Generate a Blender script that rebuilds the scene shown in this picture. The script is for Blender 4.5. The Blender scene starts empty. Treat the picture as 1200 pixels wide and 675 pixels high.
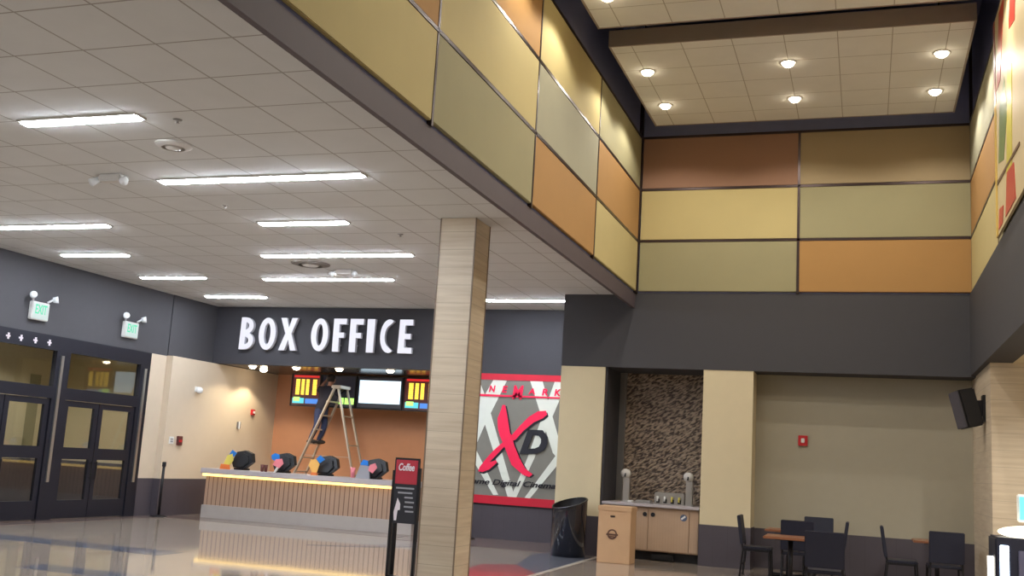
import bpy, bmesh, math, random
from mathutils import Vector, Matrix
random.seed(7)
sc = bpy.context.scene
C = sc.collection
PI = math.pi

# ---------------------------------------------------------------- materials
def lin(c):
    return tuple(((v/255)/12.92 if v/255 <= .04045 else ((v/255+.055)/1.055)**2.4) for v in c)+(1,)
def mat(name, rgb, rough=.6, metal=0, spec=.4, var=.06, scale=6, bump=0, bscale=60, coat=0):
    m = bpy.data.materials.new(name); m.use_nodes = True
    nt = m.node_tree; N = nt.nodes; L = nt.links
    b = N['Principled BSDF']
    b.inputs['Roughness'].default_value = rough; b.inputs['Metallic'].default_value = metal
    b.inputs['Specular IOR Level'].default_value = spec; b.inputs['Coat Weight'].default_value = coat
    tc = N.new('ShaderNodeTexCoord'); nz = N.new('ShaderNodeTexNoise'); nz.inputs['Scale'].default_value = scale
    nz.inputs['Detail'].default_value = 4
    L.new(tc.outputs['Object'], nz.inputs['Vector'])
    mx = N.new('ShaderNodeMix'); mx.data_type = 'RGBA'
    c = lin(rgb)
    mx.inputs[6].default_value = tuple(v*(1-var) for v in c[:3])+(1,)
    mx.inputs[7].default_value = tuple(min(1, v*(1+var)) for v in c[:3])+(1,)
    L.new(nz.outputs['Fac'], mx.inputs[0]); L.new(mx.outputs[2], b.inputs['Base Color'])
    if bump:
        n2 = N.new('ShaderNodeTexNoise'); n2.inputs['Scale'].default_value = bscale
        L.new(tc.outputs['Object'], n2.inputs['Vector'])
        bp = N.new('ShaderNodeBump'); bp.inputs['Strength'].default_value = bump; bp.inputs['Distance'].default_value = .01
        L.new(n2.outputs['Fac'], bp.inputs['Height']); L.new(bp.outputs['Normal'], b.inputs['Normal'])
    return m
def emis(name, rgb, s):
    m = bpy.data.materials.new(name); m.use_nodes = True
    b = m.node_tree.nodes['Principled BSDF']
    b.inputs['Base Color'].default_value = (.05, .05, .05, 1)
    b.inputs['Emission Color'].default_value = lin(rgb); b.inputs['Emission Strength'].default_value = s
    return m
def gridded(name, rgb, line, axes, pitch, off, width, rough=.9, spec=.2, var=.05, stagger=False, bump=.3):
    """surface with joint lines every pitch metres along two object axes"""
    m = mat(name, rgb, rough, 0, spec, var, 3)
    nt = m.node_tree; N = nt.nodes; L = nt.links; b = N['Principled BSDF']
    src = b.inputs['Base Color'].links[0].from_socket
    tc = N.new('ShaderNodeTexCoord'); sp = N.new('ShaderNodeSeparateXYZ'); L.new(tc.outputs['Object'], sp.inputs[0])
    def mth(op, a, bb=None):
        n = N.new('ShaderNodeMath'); n.operation = op
        for i, v in enumerate((a, bb)):
            if v is None: continue
            if isinstance(v, (int, float)): n.inputs[i].default_value = v
            else: L.new(v, n.inputs[i])
        return n.outputs[0]
    masks = []
    for k in range(2):
        if pitch[k] <= 0: continue
        v = mth('SUBTRACT', sp.outputs[axes[k]], off[k])
        v = mth('DIVIDE', v, pitch[k]); v = mth('FRACT', v)
        v = mth('SUBTRACT', v, .5); v = mth('ABSOLUTE', v)
        masks.append(mth('GREATER_THAN', v, .5-width/pitch[k]/2))
    mk = masks[0] if len(masks) == 1 else mth('MAXIMUM', masks[0], masks[1])
    mx = N.new('ShaderNodeMix'); mx.data_type = 'RGBA'
    L.new(mk, mx.inputs[0]); L.new(src, mx.inputs[6]); mx.inputs[7].default_value = lin(line)
    L.new(mx.outputs[2], b.inputs['Base Color'])
    bp = N.new('ShaderNodeBump'); bp.inputs['Strength'].default_value = bump; bp.inputs['Distance'].default_value = .01; bp.invert = True
    L.new(mk, bp.inputs['Height']); L.new(bp.outputs['Normal'], b.inputs['Normal'])
    return m

M = {}
M['tile_ceiling'] = gridded('ceiling_tile', (208, 208, 206), (160, 156, 150), (0, 1), (.72, .755), (-6.17, 5.86), .018)
M['cloud'] = gridded('cloud_tile', (226, 226, 222), (176, 172, 164), (0, 1), (.7333, .72), (-2.93, 14.97), .014)
M['cloud_side'] = mat('cloud_edge', (150, 138, 130), .7)
M['haze_lifted_black'] = mat('haze_lifted_black', (132, 138, 176), .9)  # black paint, its colour raised to imitate camera haze
M['charcoal'] = mat('charcoal_paint', (66, 65, 68), .75, var=.04)
M['charcoal_left'] = mat('slate_paint', (72, 71, 75), .75, var=.04)
M['header'] = mat('header_paint', (60, 59, 64), .7, var=.04)
M['soffit'] = mat('soffit_gloss', (70, 68, 72), .22, spec=.6)
M['beige'] = mat('beige_paint', (208, 194, 160), .8, var=.03)
M['pinkbeige'] = mat('pinkish_beige_paint', (206, 190, 168), .8, var=.03)
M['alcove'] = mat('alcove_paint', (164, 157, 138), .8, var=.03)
M['wainscot'] = gridded('wainscot_laminate', (76, 70, 77), (68, 62, 68), (0, 1), (.25, .25), (0, 0), .006, .5, .4)
M['orange_wall'] = mat('orange_wall_paint', (192, 138, 104), .8, var=.05)
M['yellow'] = mat('yellow_fabric', (186, 170, 118), .85, var=.05, scale=2, bump=.15, bscale=150)
M['olive'] = mat('olive_fabric', (152, 145, 110), .85, var=.05, scale=2, bump=.15, bscale=150)
M['orange'] = mat('orange_fabric', (168, 128, 76), .85, var=.05, scale=2, bump=.15, bscale=150)
M['rust'] = mat('rust_fabric', (146, 112, 90), .85, var=.05, scale=2, bump=.15, bscale=150)
M['greygreen'] = mat('grey_green_fabric', (156, 152, 128), .85, var=.05, scale=2, bump=.15, bscale=150)
M['tan'] = mat('tan_fabric', (158, 140, 108), .85, var=.05, scale=2, bump=.15, bscale=150)
M['bronze'] = mat('bronze_trim', (70, 58, 56), .32, .6)
M['beam'] = mat('beam_paint', (84, 74, 78), .6)
M['lamp_on'] = emis('lamp_diffuser', (236, 244, 255), 96)
M['lamp_frame'] = mat('white_metal', (200, 196, 190), .5)
M['spot_on'] = emis('downlight_lens', (255, 236, 205), 28)
M['black'] = mat('black_plastic', (24, 24, 28), .45)
M['black_metal'] = mat('black_metal', (30, 29, 33), .4, .3)
M['navy'] = mat('navy_vinyl', (32, 34, 50), .45)
M['door_frame'] = mat('dark_aluminium', (34, 34, 44), .45, .3)
M['silver'] = mat('brushed_metal', (176, 174, 172), .3, .9)
M['alu'] = mat('ladder_aluminium', (196, 184, 170), .4, .6)
M['white'] = mat('white_plastic', (225, 225, 222), .4)
M['red'] = mat('red_plastic', (190, 40, 45), .4)
M['counter_top'] = mat('grey_solid_surface', (176, 168, 170), .35)
M['counter_base'] = mat('pale_stone_base', (168, 160, 154), .4)
M['slat'] = gridded('slatted_wood', (170, 140, 118), (112, 88, 72), (0, 1), (.11, .11), (0, 0), .02, .5, .4, .12)
M['wood'] = gridded('maple_laminate', (178, 150, 124), (172, 144, 118), (0, 2), (.05, 0), (0, 0), .006, .5, .4, .12, bump=.05)
M['carton'] = mat('tan_cardboard', (196, 160, 124), .8, var=.06)
M['table_wood'] = mat('table_wood', (140, 92, 66), .3, var=.15)
M['glow'] = emis('counter_glow_strip', (255, 215, 130), 2.6)
M['letter_face'] = emis('letter_face', (240, 240, 252), .95)
M['letter_side'] = mat('letter_return', (225, 225, 235), .4)
M['exit_green'] = emis('exit_green', (40, 215, 160), 1.1)
M['exit_white'] = emis('exit_white', (225, 245, 240), .75)
M['s_white'] = emis('screen_white', (215, 240, 255), 1.7)
M['s_red'] = emis('screen_red', (225, 30, 35), .9)
M['s_dred'] = emis('screen_dark_red', (110, 10, 25), .35)
M['s_yellow'] = emis('screen_yellow', (255, 205, 70), 2.0)
M['s_green'] = emis('screen_green', (190, 255, 120), 1.5)
M['s_blue'] = emis('screen_blue', (70, 140, 230), 1.1)
M['s_cyan'] = emis('screen_cyan', (90, 215, 225), 1.2)
M['s_navy'] = emis('screen_navy', (14, 18, 40), .5)
M['p_grey'] = mat('poster_grey', (124, 122, 114), .6)
M['p_pale'] = mat('poster_pale', (222, 226, 216), .6)
M['p_red'] = mat('poster_red', (200, 24, 52), .5)
M['p_bright'] = mat('poster_bright_red', (248, 24, 80), .5)
M['p_black'] = mat('poster_black', (22, 22, 34), .5)
M['denim'] = mat('denim', (44, 52, 84), .8)
M['shirt'] = mat('dark_shirt', (34, 32, 44), .85)
M['skin'] = mat('skin', (178, 128, 108), .6)
M['hair'] = mat('dark_hair', (40, 32, 30), .7)
M['shoe'] = mat('shoe_rubber', (38, 32, 30), .7)
M['c_blue'] = mat('blue_card', (36, 120, 205), .5)
M['c_yellow'] = mat('yellow_card', (214, 200, 96), .5)
M['c_orange'] = mat('orange_card', (222, 120, 60), .5)
M['c_amber'] = mat('amber_card', (232, 178, 96), .5)
M['c_pink'] = mat('pink_card', (225, 130, 140), .5)
M['sign_red'] = mat('sign_red', (176, 48, 62), .5)
M['sign_dark'] = mat('sign_dark', (38, 38, 44), .5)
M['sign_grey'] = mat('sign_grey_print', (150, 150, 155), .5)
M['sign_white'] = mat('sign_white_print', (225, 215, 220), .5)
M['clear_head'] = mat('clear_lamp_head', (235, 238, 240), .15)
M['thermo'] = mat('maroon_box', (96, 50, 48), .5)
M['can'] = mat('glossy_navy_steel', (18, 22, 36), .12, .2, .7, coat=.5)
M['mesh_grey'] = mat('vent_grey', (120, 114, 108), .6)

def travertine():
    m = gridded('travertine', (206, 190, 164), (172, 157, 136), (2, 0), (.24, 0), (.0, 0), .006, .45, .4, .05, bump=.1)
    nt = m.node_tree; N = nt.nodes; L = nt.links
    nz = [n for n in N if n.type == 'TEX_NOISE'][0]
    mp = N.new('ShaderNodeMapping'); mp.inputs['Scale'].default_value = (.5, .5, 7)
    tc = [n for n in N if n.type == 'TEX_COORD'][0]
    L.new(tc.outputs['Object'], mp.inputs[0]); L.new(mp.outputs[0], nz.inputs['Vector']); nz.inputs['Scale'].default_value = 3
    mx = [n for n in N if n.type == 'MIX'][0]
    mx.inputs[6].default_value = lin((180, 160, 134)); mx.inputs[7].default_value = lin((222, 208, 184))
    return m
M['travertine'] = travertine()

def floor_mat():
    m = bpy.data.materials.new('polished_floor'); m.use_nodes = True
    nt = m.node_tree; N = nt.nodes; L = nt.links; b = N['Principled BSDF']
    tc = N.new('ShaderNodeTexCoord')
    n1 = N.new('ShaderNodeTexNoise'); n1.inputs['Scale'].default_value = 1.2; n1.inputs['Detail'].default_value = 5
    L.new(tc.outputs['Object'], n1.inputs['Vector'])
    br = N.new('ShaderNodeTexBrick'); br.offset = 0; br.inputs['Scale'].default_value = 1
    br.inputs['Brick Width'].default_value = .6; br.inputs['Row Height'].default_value = .6; br.inputs['Mortar Size'].default_value = .006
    br.inputs['Color1'].default_value = lin((160, 148, 136)); br.inputs['Color2'].default_value = lin((152, 140, 129))
    br.inputs['Mortar'].default_value = lin((132, 122, 112))
    L.new(tc.outputs['Object'], br.inputs['Vector'])
    mx = N.new('ShaderNodeMix'); mx.data_type = 'RGBA'; mx.blend_type = 'MULTIPLY'
    cr = N.new('ShaderNodeValToRGB'); cr.color_ramp.elements[0].color = (.86, .84, .82, 1); cr.color_ramp.elements[1].color = (1.1, 1.08, 1.05, 1)
    L.new(n1.outputs['Fac'], cr.inputs[0])
    mx.inputs[0].default_value = 1; L.new(br.outputs['Color'], mx.inputs[6]); L.new(cr.outputs[0], mx.inputs[7])
    L.new(mx.outputs[2], b.inputs['Base Color'])
    b.inputs['Roughness'].default_value = .06; b.inputs['Specular IOR Level'].default_value = .7
    n2 = N.new('ShaderNodeTexNoise'); n2.inputs['Scale'].default_value = 2.5
    L.new(tc.outputs['Object'], n2.inputs['Vector'])
    bp = N.new('ShaderNodeBump'); bp.inputs['Strength'].default_value = .05; bp.inputs['Distance'].default_value = .01
    L.new(n2.outputs['Fac'], bp.inputs['Height']); L.new(bp.outputs['Normal'], b.inputs['Normal'])
    return m
M['floor'] = floor_mat()
M['inlay_blue'] = mat('blue_grey_floor_tile', (104, 107, 118), .08, spec=.6)
M['inlay_red'] = mat('red_floor_tile', (170, 92, 90), .08, spec=.5)
M['inlay_white'] = mat('white_floor_tile', (214, 204, 190), .08, spec=.5)
M['inlay_brown'] = mat('brown_grey_floor_tile', (112, 96, 90), .12, spec=.5)

def stone():
    m = mat('wavy_brown_stone', (104, 86, 76), .5)
    nt = m.node_tree; N = nt.nodes; L = nt.links; b = N['Principled BSDF']
    tc = N.new('ShaderNodeTexCoord'); mp = N.new('ShaderNodeMapping'); mp0 = N.new('ShaderNodeMapping')
    mp0.inputs['Rotation'].default_value = (0, math.radians(32), 0); mp.inputs['Scale'].default_value = (7, 1, 18)
    L.new(tc.outputs['Object'], mp0.inputs[0]); L.new(mp0.outputs[0], mp.inputs[0])
    v = N.new('ShaderNodeTexNoise'); v.inputs['Scale'].default_value = 1.6; v.inputs['Detail'].default_value = 1; v.inputs['Distortion'].default_value = .3
    L.new(mp.outputs[0], v.inputs['Vector'])
    cr = N.new('ShaderNodeValToRGB'); cr.color_ramp.elements[0].position = .38; cr.color_ramp.elements[0].color = lin((84, 72, 66))
    cr.color_ramp.elements[1].position = .6; cr.color_ramp.elements[1].color = lin((178, 158, 138))
    L.new(v.outputs['Fac'], cr.inputs[0]); L.new(cr.outputs[0], b.inputs['Base Color'])
    bp = N.new('ShaderNodeBump'); bp.inputs['Strength'].default_value = 1; bp.inputs['Distance'].default_value = .06
    L.new(v.outputs['Fac'], bp.inputs['Height']); L.new(bp.outputs['Normal'], b.inputs['Normal'])
    return m
M['stone'] = stone()

def glass():
    m = bpy.data.materials.new('door_glass'); m.use_nodes = True
    nt = m.node_tree; N = nt.nodes; L = nt.links
    for n in list(N): N.remove(n)
    o = N.new('ShaderNodeOutputMaterial'); g = N.new('ShaderNodeBsdfGlossy'); g.inputs['Roughness'].default_value = .03
    t = N.new('ShaderNodeBsdfTransparent'); t.inputs[0].default_value = (.82, .84, .82, 1)
    f = N.new('ShaderNodeMapRange'); lw = N.new('ShaderNodeLayerWeight'); pw = N.new('ShaderNodeMath'); pw.operation = 'POWER'; pw.inputs[1].default_value = 4
    L.new(lw.outputs['Facing'], pw.inputs[0]); L.new(pw.outputs[0], f.inputs[0]); f.inputs[3].default_value = .06; f.inputs[4].default_value = .7
    mx = N.new('ShaderNodeMixShader')
    L.new(f.outputs[0], mx.inputs[0]); L.new(t.outputs[0], mx.inputs[1]); L.new(g.outputs[0], mx.inputs[2]); L.new(mx.outputs[0], o.inputs[0])
    return m
M['glass'] = glass()

# ---------------------------------------------------------------- mesh helpers
def box(bm, x0, x1, y0, y1, z0, z1, bev=0, mi=0):
    vs = [bm.verts.new(p) for p in ((x0,y0,z0),(x1,y0,z0),(x1,y1,z0),(x0,y1,z0),(x0,y0,z1),(x1,y0,z1),(x1,y1,z1),(x0,y1,z1))]
    fs = [bm.faces.new([vs[i] for i in f]) for f in ((0,3,2,1),(4,5,6,7),(0,1,5,4),(1,2,6,5),(2,3,7,6),(3,0,4,7))]
    for f in fs: f.material_index = mi
    if bev:
        es = {e for f in fs for e in f.edges}
        bmesh.ops.bevel(bm, geom=list(es), offset=bev, segments=2, affect='EDGES', clamp_overlap=True)
    return bm
def B(*a, **k): return box(bmesh.new(), *a, **k)
def tube(bm, p, q, r, r2=None, n=12):
    p = Vector(p); q = Vector(q); d = q-p
    mtx = Matrix.Translation((p+q)/2) @ d.to_track_quat('Z', 'Y').to_matrix().to_4x4()
    bmesh.ops.create_cone(bm, cap_ends=True, segments=n, radius1=r, radius2=r if r2 is None else r2, depth=d.length, matrix=mtx)
    return bm
def bar(bm, p, q, w, t, up=(0,0,1)):
    """rectangular bar from p to q, w across, t thick"""
    p = Vector(p); q = Vector(q); d = (q-p).normalized(); u = Vector(up)
    s = d.cross(u)
    if s.length < 1e-4: s = Vector((1,0,0))
    s.normalize(); u = s.cross(d).normalized()
    vs = []
    for c in (p, q):
        for a, b in ((-1,-1),(1,-1),(1,1),(-1,1)): vs.append(bm.verts.new(c+s*a*w/2+u*b*t/2))
    for f in ((0,3,2,1),(4,5,6,7),(0,1,5,4),(1,2,6,5),(2,3,7,6),(3,0,4,7)): bm.faces.new([vs[i] for i in f])
    return bm
def lathe(bm, cx, cy, prof, n=24):
    rings = []
    for r, z in prof:
        rings.append([bm.verts.new((cx+r*math.cos(2*PI*i/n), cy+r*math.sin(2*PI*i/n), z)) for i in range(n)])
    for a, b in zip(rings, rings[1:]):
        for i in range(n):
            j = (i+1) % n
            bm.faces.new((a[i], a[j], b[j], b[i]))
    if prof[0][0] > 1e-4: bm.faces.new(list(reversed(rings[0])))
    if prof[-1][0] > 1e-4: bm.faces.new(rings[-1])
    return bm
def prism_xz(bm, pts, y0, y1):
    """outline in x,z extruded between y0 (front) and y1"""
    a = [bm.verts.new((x, y0, z)) for x, z in pts]; b = [bm.verts.new((x, y1, z)) for x, z in pts]
    bm.faces.new(a); bm.faces.new(list(reversed(b)))
    n = len(pts)
    for i in range(n):
        j = (i+1) % n; bm.faces.new((a[j], a[i], b[i], b[j]))
    bmesh.ops.recalc_face_normals(bm, faces=bm.faces)
    return bm
def smooth_poly(pts, it=2):
    for _ in range(it):
        o = []
        for i, p in enumerate(pts):
            q = pts[(i+1) % len(pts)]
            o += [(.75*p[0]+.25*q[0], .75*p[1]+.25*q[1]), (.25*p[0]+.75*q[0], .25*p[1]+.75*q[1])]
        pts = o
    return pts
def obj(name, bm, material, parent=None, smooth=False):
    me = bpy.data.meshes.new(name)
    if parent is not None:
        bmesh.ops.translate(bm, verts=bm.verts, vec=-parent.matrix_world.translation if False else -Vector(parent['_base']))
    bm.normal_update(); bm.to_mesh(me); bm.free()
    for m in (material if isinstance(material, (list, tuple)) else [material]): me.materials.append(m)
    if smooth:
        for p in me.polygons: p.use_smooth = True
    o = bpy.data.objects.new(name, me); C.objects.link(o)
    o['_base'] = tuple(parent['_base']) if parent is not None else (0.0, 0.0, 0.0)
    if parent is not None: o.parent = parent
    return o
def tag(o, label, cat, group=None):
    o['label'] = label; o['category'] = cat
    if group: o['group'] = group
    return o
def thing(name, label, cat, loc, group=None):
    o = bpy.data.objects.new(name, None); C.objects.link(o); o.location = loc
    o['_base'] = tuple(float(v) for v in loc); o.empty_display_size = .2
    return tag(o, label, cat, group)
def one(name, bm, m, label, cat, group=None, smooth=False):
    """a thing that is a single mesh; its origin goes to its base centre"""
    bm.normal_update()
    xs = [v.co.x for v in bm.verts]; ys = [v.co.y for v in bm.verts]; zs = [v.co.z for v in bm.verts]
    c = Vector(((min(xs)+max(xs))/2, (min(ys)+max(ys))/2, min(zs)))
    bmesh.ops.translate(bm, verts=bm.verts, vec=-c)
    o = obj(name, bm, m, None, smooth); o.location = c; o['_base'] = tuple(c)
    return tag(o, label, cat, group)
def struct(name, bm, m, parent=None):
    o = obj(name, bm, m, parent)
    if parent is None: o['kind'] = 'structure'
    return o
def dup(root, loc, rz, label=None, group=None):
    r = root.copy(); C.objects.link(r); r.location = loc; r.rotation_euler = (0, 0, rz)
    if label: r['label'] = label
    if group: r['group'] = group
    for ch in list(root.children):
        c = ch.copy(); C.objects.link(c); c.parent = r
        for g in ch.children:
            d = g.copy(); C.objects.link(d); d.parent = c
    return r
def text_bm(s, x0, x1, z0, z1, y0, y1, bold=0.0, shear=0.0):
    """lettering filling the rectangle x0..x1, z0..z1, facing -Y"""
    cu = bpy.data.curves.new('t', 'FONT'); cu.body = s; cu.extrude = .1; cu.offset = bold; cu.shear = shear
    cu.resolution_u = 4
    o = bpy.data.objects.new('t', cu); C.objects.link(o)
    dg = bpy.context.evaluated_depsgraph_get(); me = bpy.data.meshes.new_from_object(o.evaluated_get(dg))
    bm = bmesh.new(); bm.from_mesh(me)
    bpy.data.objects.remove(o); bpy.data.meshes.remove(me); bpy.data.curves.remove(cu)
    xs = [v.co.x for v in bm.verts]; ys = [v.co.y for v in bm.verts]
    a, b, c, d = min(xs), max(xs), min(ys), max(ys)
    for v in bm.verts:
        x, y, z = v.co
        v.co = ((x-a)/(b-a)*(x1-x0)+x0, y0 if z > 0 else y1, (y-c)/(d-c)*(z1-z0)+z0)
    bmesh.ops.recalc_face_normals(bm, faces=bm.faces)
    return bm
def skin_mesh(pts, edges, sub=2):
    """pts: list of (xyz, radius); first is the root"""
    me = bpy.data.meshes.new('s'); me.from_pydata([p for p, r in pts], edges, [])
    o = bpy.data.objects.new('s', me); C.objects.link(o)
    md = o.modifiers.new('k', 'SKIN'); md.use_smooth_shade = True
    for i, (p, r) in enumerate(pts):
        sv = me.skin_vertices[0].data[i]
        sv.radius = (r, r) if isinstance(r, (int, float)) else r
        sv.use_root = (i == 0)
    s = o.modifiers.new('u', 'SUBSURF'); s.levels = sub; s.render_levels = sub
    dg = bpy.context.evaluated_depsgraph_get(); m2 = bpy.data.meshes.new_from_object(o.evaluated_get(dg))
    bm = bmesh.new(); bm.from_mesh(m2)
    bpy.data.objects.remove(o); bpy.data.meshes.remove(me); bpy.data.meshes.remove(m2)
    return bm

# ---------------------------------------------------------------- dimensions
CEI = 4.75          # lobby ceiling
XL = -14.4          # left wall face
XB = -4.06          # beam / upper left wall
XR = 1.72           # right wall
YF = 18.7           # far wall of the tall hall
YH = 20.7           # box office header and poster wall
BOT = 3.40          # underside of the dark bulkheads
TOPZ = 9.2
YN = -4.0           # wall behind

# ---------------------------------------------------------------- room shell
struct('floor', B(-18.2, 4.6, YN-.2, 24, -.12, 0), M['floor'])
struct('ceiling', B(XL-.2, XB-.03, YN, YH+.1, CEI, CEI+.12), M['tile_ceiling'])
struct('ceiling', B(XB-.3, XR+.3, YN, YF+.2, TOPZ, TOPZ+.1), M['haze_lifted_black'])
# left wall: dark band above, pale strip past the doors
struct('wall_left', B(XL-.25, XL, YN, 19.05, 3.40, CEI), M['charcoal_left'])
bm = B(XL-.25, XL, 18.52, 19.05, .78, 3.40); struct('wall_left', bm, M['pinkbeige'])
struct('wall_left', B(XL-.25, XL, YN, 13.3, 0, 3.40), M['pinkbeige'])
struct('wall_left', B(XL-.45, XL+.16, 19.05, 23.55, .78, 3.41), M['pinkbeige'])
struct('wall_left', B(XL-.25, XL+.02, 19.05, YH+.1, 3.41, CEI), M['charcoal_left'])
struct('baseboard_left', B(XL-.25, XL+.01, 18.52, 19.05, 0, .78), M['wainscot'])
struct('baseboard_left', B(XL-.25, XL+.17, 19.05, 23.45, 0, .78), M['wainscot'])
# vestibule behind the doors
struct('wall_vestibule', B(-18.2, -18, 11, 20.2, 1.0, 3.5), M['beige'])
struct('baseboard_vestibule', B(-18.2, -17.98, 11, 20.2, 0, 1.0), M['wainscot'])
struct('wall_vestibule', B(-18, XL-.25, 20.0, 20.2, 0, 3.5), M['beige'])
struct('wall_vestibule', B(-18, XL-.25, 10.8, 11, 0, 3.5), M['beige'])
struct('baseboard_vestibule', B(-17.98, XL-.25, 19.97, 20.0, 0, 1.0), M['wainscot'])
struct('ceiling_vestibule', B(-18.2, XL-.2, 10.8, 20.2, 3.5, 3.6), M['tile_ceiling'])
# header over box office, poster wall
struct('wall_back', B(XL+.02, -5.38, YH, YH+.2, 3.42, CEI+.1), M['header'])
struct('ceiling_booth', B(XL+.1, -8.6, YH+.2, 23.5, 3.42, 3.52), M['soffit'])
struct('wall_back', B(-8.8, -5.38, YH, YH+.2, .66, 3.42), M['header'])
struct('wall_booth_right', B(-8.8, -8.6, YH+.2, 23.4, 0, 3.42), M['beige'])
struct('baseboard_back', B(-8.8, -5.38, YH-.02, YH+.2, 0, .66), M['wainscot'])
struct('wall_booth', B(XL+.1, -8.6, 23.4, 23.6, 0, 3.52), M['orange_wall'])
# far bulkhead and its pillars
struct('wall_far', B(-5.38, XR+.3, YF, YF+.7, BOT, 4.78), M['charcoal'])
struct('wall_far', B(XB-.12, XR+.3, YF+.02, YF+.3, 4.78, TOPZ), M['haze_lifted_black'])
struct('wall_far', B(-5.38, -4.54, YF+.01, YH+.1, .70, BOT), M['beige'])
struct('wall_far', B(-2.74, -1.87, YF+.01, YF+1.3, .70, BOT), M['beige'])
struct('baseboard_far', B(-5.38, -4.53, YF, YH+.1, 0, .70), M['wainscot'])
struct('baseboard_far', B(-2.75, -1.86, YF, YF+1.3, 0, .70), M['wainscot'])
struct('wall_niche', B(-4.54, -2.74, 19.9, 20.1, 0, BOT), M['stone'])
struct('wall_niche', B(-4.545, -4.50, YF+.05, 19.9, .9, BOT), M['header'])
struct('trim_niche', B(-4.50, -4.38, 19.82, 19.9, .98, BOT), M['silver'])
struct('ceiling_niche', B(-4.54, XR+.1, YF+.7, 20.1, BOT, BOT+.1), M['charcoal'])
struct('wall_alcove', B(-1.87, XR, 19.35, 19.5, .68, BOT), M['alcove'])
struct('baseboard_alcove', B(-1.87, XR, 19.33, 19.5, 0, .68), M['wainscot'])
# right side
struct('wall_right', B(XR, XR+.3, YN, YF+.02, 4.78, TOPZ), M['haze_lifted_black'])
struct('wall_right', B(1.64, XR+.3, YN, YF, BOT+.02, 4.78), M['charcoal'])
struct('ceiling_right', B(XR+.3, 4.4, YN, 19.5, BOT+.02, BOT+.12), M['beige'])
struct('wall_right', B(XR, 4.4, 16.6, 19.5, 0, BOT+.02), M['travertine'])
struct('wall_right', B(4.4, 4.6, YN, 19.5, 0, BOT+.1), M['beige'])
# upper left wall over the beam
struct('wall_upper_left', B(XB-.12, XB, YN, YF+.02, 4.76, TOPZ), M['haze_lifted_black'])
struct('trim_beam', B(XB-.03, XB+.03, YN, YF, 4.50, 4.76), M['beam'])
# behind the camera
struct('wall_near', B(-14.6, 4.6, YN-.2, YN, 0, TOPZ), M['beige'])

# floor bands
def slab(pts, m, z=.003):
    bm = bmesh.new(); a = [bm.verts.new((x, y, 0.0005)) for x, y in pts]; b = [bm.verts.new((x, y, z)) for x, y in pts]
    bm.faces.new(b); bm.faces.new(list(reversed(a))); n = len(pts)
    for i in range(n): bm.faces.new((a[i], a[(i+1) % n], b[(i+1) % n], b[i]))
    bmesh.ops.recalc_face_normals(bm, faces=bm.faces)
    return struct('floor_inlay', bm, m)
slab([(-14.4, 12.7), (-9.4, 12.7), (-9.4, 13.3), (-14.4, 13.3)], M['inlay_blue'])
slab([(-9.6, 10.3), (-7.9, 10.3), (-8.1, 10.75), (-9.6, 10.75)], M['inlay_blue'])
slab([(-8.9, 16.0), (-8.0, 16.6), (-6.8, 18.6), (-7.4, 18.6)], M['inlay_blue'])
slab([(XL, 13.3), (-13.9, 13.3), (-13.9, 18.9), (XL, 18.9)], M['inlay_brown'])
slab([(-8.5, 18.5), (-5.4, 18.5), (-5.4, 20.65), (-8.5, 20.65)], M['inlay_brown'])
slab([(-14.2, 18.9), (-8.6, 18.9), (-8.6, 19.7), (-14.2, 19.7)], M['inlay_brown'])
slab([(-5.16, 15.95), (-4.55, 15.0), (-4.55, 18.3), (-4.8, 18.5), (-5.4, 18.5), (-5.5, 17.8)], M['inlay_blue'], .0035)
slab([(-5.35, 12.5), (-4.55, 13.2), (-4.55, 15.0), (-5.16, 15.95), (-5.6, 15.6)], M['inlay_red'])
slab([(-4.54, 13.2), (-4.46, 13.2), (-4.46, 18.6), (-4.54, 18.6)], M['inlay_white'])

# ---------------------------------------------------------------- fabric wall panels
RZ = [4.79, 5.75, 6.73, 7.74]
SY = [2.5, 5.72, 8.95, 12.2, 15.43, 18.64]
rowname = ['lowest', 'middle', 'top']
cols = {0: ['olive', 'yellow', 'olive', 'orange', 'yellow'],
        1: ['yellow', 'orange', 'yellow', 'greygreen', 'orange'],
        2: ['orange', 'yellow', 'orange', 'yellow', 'olive']}
cname = dict(yellow='yellow', olive='olive green', orange='orange', rust='rust brown', greygreen='grey green', tan='tan')
posname = ['off the near end', 'at the near end', 'second from the near end', 'second from the far corner', 'next to the far corner']
for r in range(3):
    for s in range(1, 5):
        if r == 2 and s == 1: continue
        g = .022
        one('wall_panel', B(XB, XB+.05, SY[s]+g, SY[s+1]-g, RZ[r]+g, RZ[r+1]-g, bev=.008), M[cols[r][s]],
            f'{cname[cols[r][s]]} fabric panel in the {rowname[r]} row of the left wall above the beam, {posname[s]}', 'wall panel', 'fabric panels of the left upper wall')
FX = [-4.0, -1.14, 1.70]
fc = {0: ['olive', 'orange'], 1: ['yellow', 'olive'], 2: ['rust', 'tan']}
for r in range(3):
    for s in range(2):
        g = .022
        one('wall_panel', B(FX[s]+g, FX[s+1]-g, YF-.035, YF+.02, RZ[r]+g, RZ[r+1]-g, bev=.008), M[fc[r][s]],
            f'{cname[fc[r][s]]} fabric panel in the {rowname[r]} row of the far wall, {["left","right"][s]} half', 'wall panel', 'fabric panels of the far wall')
rc = {0: ['yellow', 'olive'], 1: ['orange', 'yellow'], 2: ['greygreen', 'orange']}
RY = [SY[-1], 14.9, 11.7]
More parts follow.
